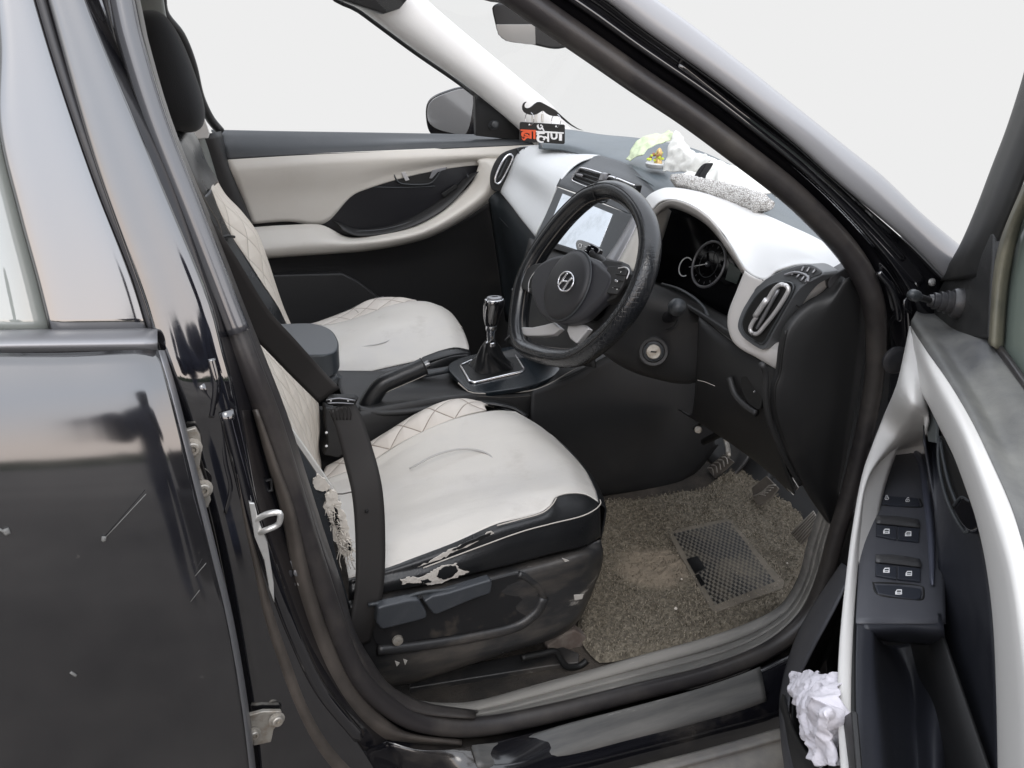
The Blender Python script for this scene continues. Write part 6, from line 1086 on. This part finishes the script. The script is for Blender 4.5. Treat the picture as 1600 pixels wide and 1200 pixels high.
ck_ = mk('checker_insert', cv, cf, mat('checkd', (.012, .012, .012), .5, dirt=((.15, .13, .10), 9, .48, .66, .8)), fmat, smooth=False, mats=[mat('checkl', (.12, .11, .095), .8, dirt=((.18, .16, .125), 9, .4, .7))], midx=ci)
lg = prism('pad_badge', [Z(x, y, .3690) for x, y in [(1073, 873), (1090, 868), (1103, 888), (1086, 896)]], V((0, 0, -.0025)), M['signb'], fmat, bevel=.0008)
prism('badge_bar', [Z(x, y, .3690) for x, y in [(1086, 898), (1092, 896), (1102, 912), (1096, 915)]], V((0, 0, -.0025)), M['signb'], fmat, bevel=.0008)
for x, y, s in ((1056, 951, 2.2), (1065, 905, 1.5), (1230, 880, 1.4)): lathe('grit', Z(x, y, .372), (0, 0, 1), [(.0016*s, 0), (.001*s, .0012*s), (0, .0012*s)], M['foam'], fmat, k=6)
# hanging ornament
oy = 1.0
orn = thing('hanging_sign', 'black hanging sign with orange and white lettering below a black moustache shape on rings', 'hanging sign', Y(848, 208, oy)); orn['group'] = 'n'
del orn['group']
def OY(pts, o=0): return L(Y, pts, oy+o)
def PX(x, y): return (790+x*140/1600, 140+y*100/1143)     # from the enlarged view of the sign
must = [(380, 218), (350, 222), (318, 250), (303, 300), (308, 360), (335, 405), (380, 435), (430, 450), (500, 455), (560, 440), (610, 412), (650, 385), (668, 378), (690, 388), (730, 425), (790, 458), (850, 475), (905, 476), (940, 474), (1000, 510), (1100, 595), (1200, 660), (1300, 712), (1400, 735), (1290, 690), (1180, 620), (1080, 535), (990, 455), (900, 370), (780, 300), (690, 250), (620, 218), (570, 222), (520, 255), (470, 300), (430, 325), (385, 332), (350, 318), (340, 285), (350, 250), (372, 228)]
ms_ = prism('moustache', OY([PX(*p) for p in must]), V((0, .004, 0)), M['signb'], orn, bevel=.0006, seg=1)
bd_ = prism('sign_board', OY([PX(*p) for p in [(262, 600), (275, 580), (300, 577), (1045, 625), (1062, 640), (1060, 950), (1045, 972), (1020, 975), (270, 925), (255, 910)]], .002), V((0, .004, 0)), M['signb'], orn, bevel=.0008)
def glyph(pts, m_, o=.0): return prism('lettering', OY([PX(*p) for p in pts], -.0002+o), V((0, .0018, 0)), m_, bd_, bevel=.0001, seg=1)
O_, W_ = M['orange'], M['wtext']
glyph([(270, 712), (545, 724), (545, 750), (270, 738)], O_)            # ब्रा
glyph([(430, 745), (465, 747), (465, 880), (430, 876)], O_); glyph([(495, 748), (535, 750), (535, 885), (495, 880)], O_)
glyph([(430, 745), (432, 790), (390, 775), (350, 775), (325, 800), (328, 835), (350, 858), (300, 845), (278, 812), (285, 770), (320, 745)], O_)
glyph([(300, 840), (350, 830), (432, 850), (432, 868), (380, 865), (345, 905), (310, 902), (285, 862), (300, 860), (320, 885), (350, 860)], O_)
glyph([(350, 785), (400, 800), (432, 830), (432, 850), (380, 830), (340, 815)], O_)
glyph([(545, 738), (700, 742), (1040, 765), (1038, 790), (545, 765)], W_)   # ह्मण
glyph([(575, 628), (595, 622), (590, 650), (600, 680), (625, 690), (650, 660), (655, 640), (668, 645), (665, 672), (700, 742), (690, 762), (655, 700), (620, 718), (585, 706), (562, 670), (562, 640)], W_)
glyph([(628, 622), (652, 630), (640, 655), (620, 648)], W_)
glyph([(580, 765), (700, 770), (700, 795), (625, 792), (595, 800), (600, 820), (640, 822), (690, 835), (715, 870), (700, 905), (670, 900), (680, 870), (655, 850), (615, 850), (598, 875), (605, 910), (640, 925), (680, 925), (678, 948), (620, 950), (570, 925), (550, 880), (555, 845), (570, 828), (550, 800), (560, 775)], W_)
glyph([(700, 830), (745, 845), (745, 775), (778, 778), (778, 935), (760, 935), (742, 925), (742, 880), (700, 870)], W_)
glyph([(800, 780), (835, 782), (840, 850), (865, 870), (895, 850), (895, 785), (928, 787), (928, 860), (905, 885), (865, 895), (825, 885), (805, 850)], W_)
glyph([(955, 790), (1010, 793), (1005, 915), (955, 912)], W_)
for (a, b_, c_, d_) in ((428, 405, 425, 640), (905, 445, 900, 670)):
    x0, y0 = PX(a, b_); x1, y1 = PX(c_, d_); ring('split_ring', Y((x0+x1)/2, (y0+y1)/2, oy), (1, .35, 0), .0135*1.05, .0009, M['chrome'], orn, sx=1, sy=1)
    lathe('rivet', Y(x1, y1-1, oy), (0, -1, 0), [(.0022, 0), (.001, .001), (0, .001)], M['wtext'], bd_, k=8)
tube('tassel', OY([PX(640, 965), PX(645, 1030)]), .0018, M['satin'], orn, n=5)
tube('hanging_cord', [Y(848, 176, oy+.004), Y(847, 166, oy+.004), Y(847, 158, oy+.006), Y(826, -20, .95), Y(826, -60, .9)][:3], .0007, M['stitch'], orn)
for x in (470, 490, 515, 545, 560, 640, 655, 670): tube('bead_string', OY([PX(x, 430), PX(x+random.uniform(-8, 8), 500), PX(x, 585)], .005), .0007, M['foam'], orn, n=8, k=4)
# things on the dashboard
def cloth(name, pts_rows, m_, label, cat, fold=.006, freq=40, thick=.0015, n=60):
    o = loft(name, pts_rows, m_, None, n=n, m=8, thick=thick, disp=lambda p, u: V((noise.noise(p*freq), noise.noise(p*freq+V((9, 0, 0))), noise.noise(p*freq+V((0, 7, 0)))))*fold)
    o['label'] = label; o['category'] = cat; return o
cloth('green_cloth', [L(X, [(978, 250, .40), (984, 240, .41), (994, 222, .43), (1010, 212, .45), (1035, 208, .47), (1044, 204, .48)]), L(X, [(984, 251, .392), (995, 240, .40), (1006, 226, .42), (1022, 218, .44), (1042, 213, .46), (1050, 206, .47)]), L(X, [(989, 248, .39), (1004, 242, .392), (1013, 232, .41), (1026, 226, .43), (1046, 220, .45), (1056, 210, .46)])], M['clothg'], 'pale green folded cloth at the left end of the pile on the dashboard', 'cloth', fold=.004, freq=60)
cw = cloth('white_cloth', [L(X, [(1036, 268, .392), (1042, 240, .40), (1050, 215, .42), (1056, 204, .44)]), L(X, [(1056, 269, .39), (1058, 252, .392), (1062, 232, .40), (1062, 208, .43)]), L(X, [(1080, 268, .39), (1078, 255, .39), (1076, 240, .40), (1070, 222, .42)]), L(X, [(1098, 262, .39), (1098, 254, .39), (1092, 244, .40), (1080, 234, .415)]), L(X, [(1112, 250, .39), (1112, 247, .395), (1104, 242, .40), (1090, 238, .41)])], M['cloth'], 'crumpled white cloth standing up on the dashboard beside the little dish', 'cloth', fold=.004, freq=55)
dish = thing('dashboard_dish', 'small round white dish holding yellow green flowers between two cloths on the dashboard', 'dish', X(1028, 256, .40))
dc = X(1028, 258, .41)
lathe('dish_base', dc+V((0, 0, -.006)), (0, 0, 1), [(.026, 0), (.029, .003), (.030, .010), (.027, .013), (.024, .011), (0, .010)], mat('dishw', (.55, .56, .56), .3, .2), dish, k=32)
lathe('figurine', dc+V((0, 0, .004)), (0, 0, 1), [(.010, 0), (.009, .006), (.006, .012), (.008, .020), (.007, .028), (.0035, .034), (0, .036)], mat('gold', (.6, .42, .18), .35, .6), dish, k=14)
FLY = mat('fly', (.55, .65, .06), .6); FLB = mat('flb', (.30, .14, .06), .6)
for k in range(16):
    a = random.uniform(0, 6.28); r_ = random.uniform(.004, .02); p = dc+V((cos(a)*r_-.004, sin(a)*r_+.004, .008+random.random()*.022)); s = random.uniform(.003, .0055)
    lathe('flower', p, (random.uniform(-1, 0), random.uniform(-1, 0), 1), [(0, 0), (s, s*.4), (s*.9, s*1.0), (s*.3, s*1.3), (0, s*1.2)], FLY if k % 3 else FLB, dish, k=8)
# big white towel and the speckled fluffy duster in front
tw = cloth('white_towel', [L(X, [(1062, 276, .36), (1072, 262, .39), (1084, 250, .42), (1100, 246, .44), (1120, 250, .44)]), L(X, [(1082, 288, .35), (1098, 268, .39), (1112, 254, .42), (1128, 252, .44), (1146, 260, .44)]), L(X, [(1116, 296, .35), (1134, 276, .38), (1150, 262, .41), (1166, 268, .43), (1180, 282, .43)]), L(X, [(1150, 305, .345), (1168, 290, .37), (1182, 282, .40), (1196, 292, .41), (1204, 302, .41)]), L(X, [(1185, 318, .34), (1195, 306, .36), (1203, 300, .38), (1208, 304, .39), (1214, 316, .39)])], M['cloth'], 'bright white towel heaped on the dashboard behind the speckled cloth roll', 'towel', fold=.012, freq=30, thick=.004)
for q in (([(1086, 262), (1096, 252), (1103, 258), (1094, 276), (1084, 283)]), ([(1112, 246), (1117, 242), (1116, 250), (1110, 252)])):
    pass
prism('black_cloth_piece', L(X, [(1084, 277), (1090, 265), (1097, 257), (1103, 255), (1098, 265), (1092, 274), (1090, 280)], .345), V((.02, 0, 0)), M['fabric'], tw, bevel=.003, sm=30)
fur = mat('speckle', (.62, .60, .57), .95, bump=(260, 1, .004)); t, n, l, b = ntree(fur)
tcn = n('ShaderNodeTexCoord'); v_ = n('ShaderNodeTexVoronoi'); v_.feature = 'DISTANCE_TO_EDGE'; v_.inputs['Scale'].default_value = 260; l(tcn.outputs['Object'], v_.inputs['Vector']); nn_ = n('ShaderNodeTexNoise'); nn_.inputs['Scale'].default_value = 60; l(tcn.outputs['Object'], nn_.inputs['Vector'])
ml = n('ShaderNodeMath'); ml.operation = 'MULTIPLY'; l(v_.outputs['Distance'], ml.inputs[0]); l(nn_.outputs[0], ml.inputs[1]); cr = n('ShaderNodeMapRange'); cr.inputs['From Min'].default_value = .02; cr.inputs['From Max'].default_value = .07; l(ml.outputs[0], cr.inputs['Value'])
mi = n('ShaderNodeMix'); mi.data_type = 'RGBA'; l(cr.outputs[0], mi.inputs[0]); mi.inputs[6].default_value = (.26, .24, .22, 1); mi.inputs[7].default_value = (.74, .73, .71, 1); l(mi.outputs[2], b.inputs['Base Color'])
roll = sweep('speckled_roll', L(X, [(1052, 278, .335), (1060, 282, .33), (1090, 290, .325), (1125, 299, .32), (1160, 309, .315), (1190, 319, .31), (1204, 320, .31)]), circ(.0175, 26, .014), fur, None, n=110, scale=lambda u: (.55+.45*min(1, u*8))*(1 if u < .92 else 1-.5*(u-.92)/.08)*(.9+.25*u))
for v in roll.data.vertices:
    q = v.co*1.0; dn = noise.noise(q*120)*.003+noise.noise(q*300)*.0016; v.co += v.normal*dn
roll['label'] = 'long grey speckled fluffy cloth roll lying along the top of the cream instrument hood'; roll['category'] = 'cloth'
# crumpled cloth in the door pocket
cp_rows = [L(D, [(1238, 1055, .12), (1262, 1050, .12), (1290, 1053, .115), (1318, 1056, .11)]), L(D, [(1240, 1085, .128), (1264, 1080, .135), (1292, 1082, .13), (1320, 1086, .115)]), L(D, [(1252, 1120, .13), (1272, 1115, .14), (1296, 1118, .135), (1320, 1120, .115)]), L(D, [(1262, 1150, .128), (1278, 1148, .136), (1296, 1150, .13), (1314, 1150, .115)]), L(D, [(1272, 1190, .125), (1280, 1194, .13), (1292, 1194, .13), (1302, 1190, .12)])]
pcl = loft('crumpled_cloth', cp_rows, M['clothp'], None, n=130, m=26, thick=.0012, disp=lambda p, u: DN*(.011*(.5-abs(noise.noise(V((p.x*26, p.y*26, p.z*15)))*2))+.004*(.5-abs(noise.noise(p*62))*2)+.0012*(.5-abs(noise.noise(p*120))*2))+V((noise.noise(p*60), noise.noise(p*50), noise.noise(p*44+V((3, 3, 3)))))*.004)
pcl['label'] = 'crumpled lilac white cloth stuffed in the open door pocket'; pcl['category'] = 'cloth'

# ================================================================ PHOTOGRAPHER (behind the camera, mirrored in the paint)
def skinned(name, verts, edges, rad, m_, root=0, sub=2):
    me = bpy.data.meshes.new(name); me.from_pydata(verts, edges, []); o = bpy.data.objects.new(name, me); S.collection.objects.link(o)
    md = o.modifiers.new('k', 'SKIN'); md.use_smooth_shade = True
    for i, r in enumerate(rad): me.skin_vertices[0].data[i].radius = (r if isinstance(r, tuple) else (r, r))
    me.skin_vertices[0].data[root].use_root = True
    s_ = o.modifiers.new('s', 'SUBSURF'); s_.levels = s_.render_levels = sub; me.materials.append(m_); return o
cx_, cy_ = -.40, -1.28
bv = [(cx_, cy_, .95), (cx_, cy_, 1.12), (cx_, cy_+.01, 1.32), (cx_, cy_+.01, 1.45), (cx_, cy_+.03, 1.53), (cx_-.01, cy_+.06, 1.62), (cx_-.01, cy_+.06, 1.70),
      (cx_-.18, cy_, 1.42), (cx_-.27, cy_+.08, 1.20), (cx_-.30, cy_+.32, 1.30), (cx_-.325, cy_+.42, 1.335),
      (cx_+.18, cy_, 1.42), (cx_+.27, cy_+.06, 1.20), (cx_+.06, cy_+.32, 1.30), (cx_-.12, cy_+.40, 1.335),
      (cx_-.10, cy_, .88), (cx_-.12, cy_+.02, .50), (cx_-.13, cy_-.02, .09), (cx_-.14, cy_+.14, .045),
      (cx_+.10, cy_, .88), (cx_+.12, cy_+.02, .50), (cx_+.13, cy_-.02, .09), (cx_+.15, cy_+.14, .045)]
be = [(0, 1), (1, 2), (2, 3), (3, 4), (4, 5), (5, 6), (3, 7), (7, 8), (8, 9), (9, 10), (3, 11), (11, 12), (12, 13), (13, 14), (0, 15), (15, 16), (16, 17), (17, 18), (0, 19), (19, 20), (20, 21), (21, 22)]
br_ = [(.19, .14), (.19, .14), (.21, .15), (.15, .11), .068, .105, .095, .095, .07, .05, .04, .095, .07, .05, .04, .12, .085, .06, .04, .12, .085, .06, .04]
ps0 = skinned('person', bv, be, br_, mat('clothesdark', (.02, .025, .045), .9))
ps0['label'] = 'person in dark clothes standing behind the camera, seen only as a reflection in the paint'; ps0['category'] = 'person'

# windscreen and passenger window panes
ws = loft('windscreen', [[V(p) for p in ((.36, .13, 1.045), (.60, .45, 1.055), (.67, .9, 1.06), (.62, 1.35, 1.055), (.43, 1.71, 1.05))], [V(p) for p in ((.13, .20, 1.25), (.30, .5, 1.27), (.35, .9, 1.28), (.31, 1.3, 1.27), (.17, 1.64, 1.25))], [V(p) for p in ((-.19, .27, 1.475), (-.08, .5, 1.50), (-.05, .9, 1.515), (-.08, 1.3, 1.50), (-.19, 1.54, 1.475))]], M['glass'], car, n=30, m=8, thick=0)
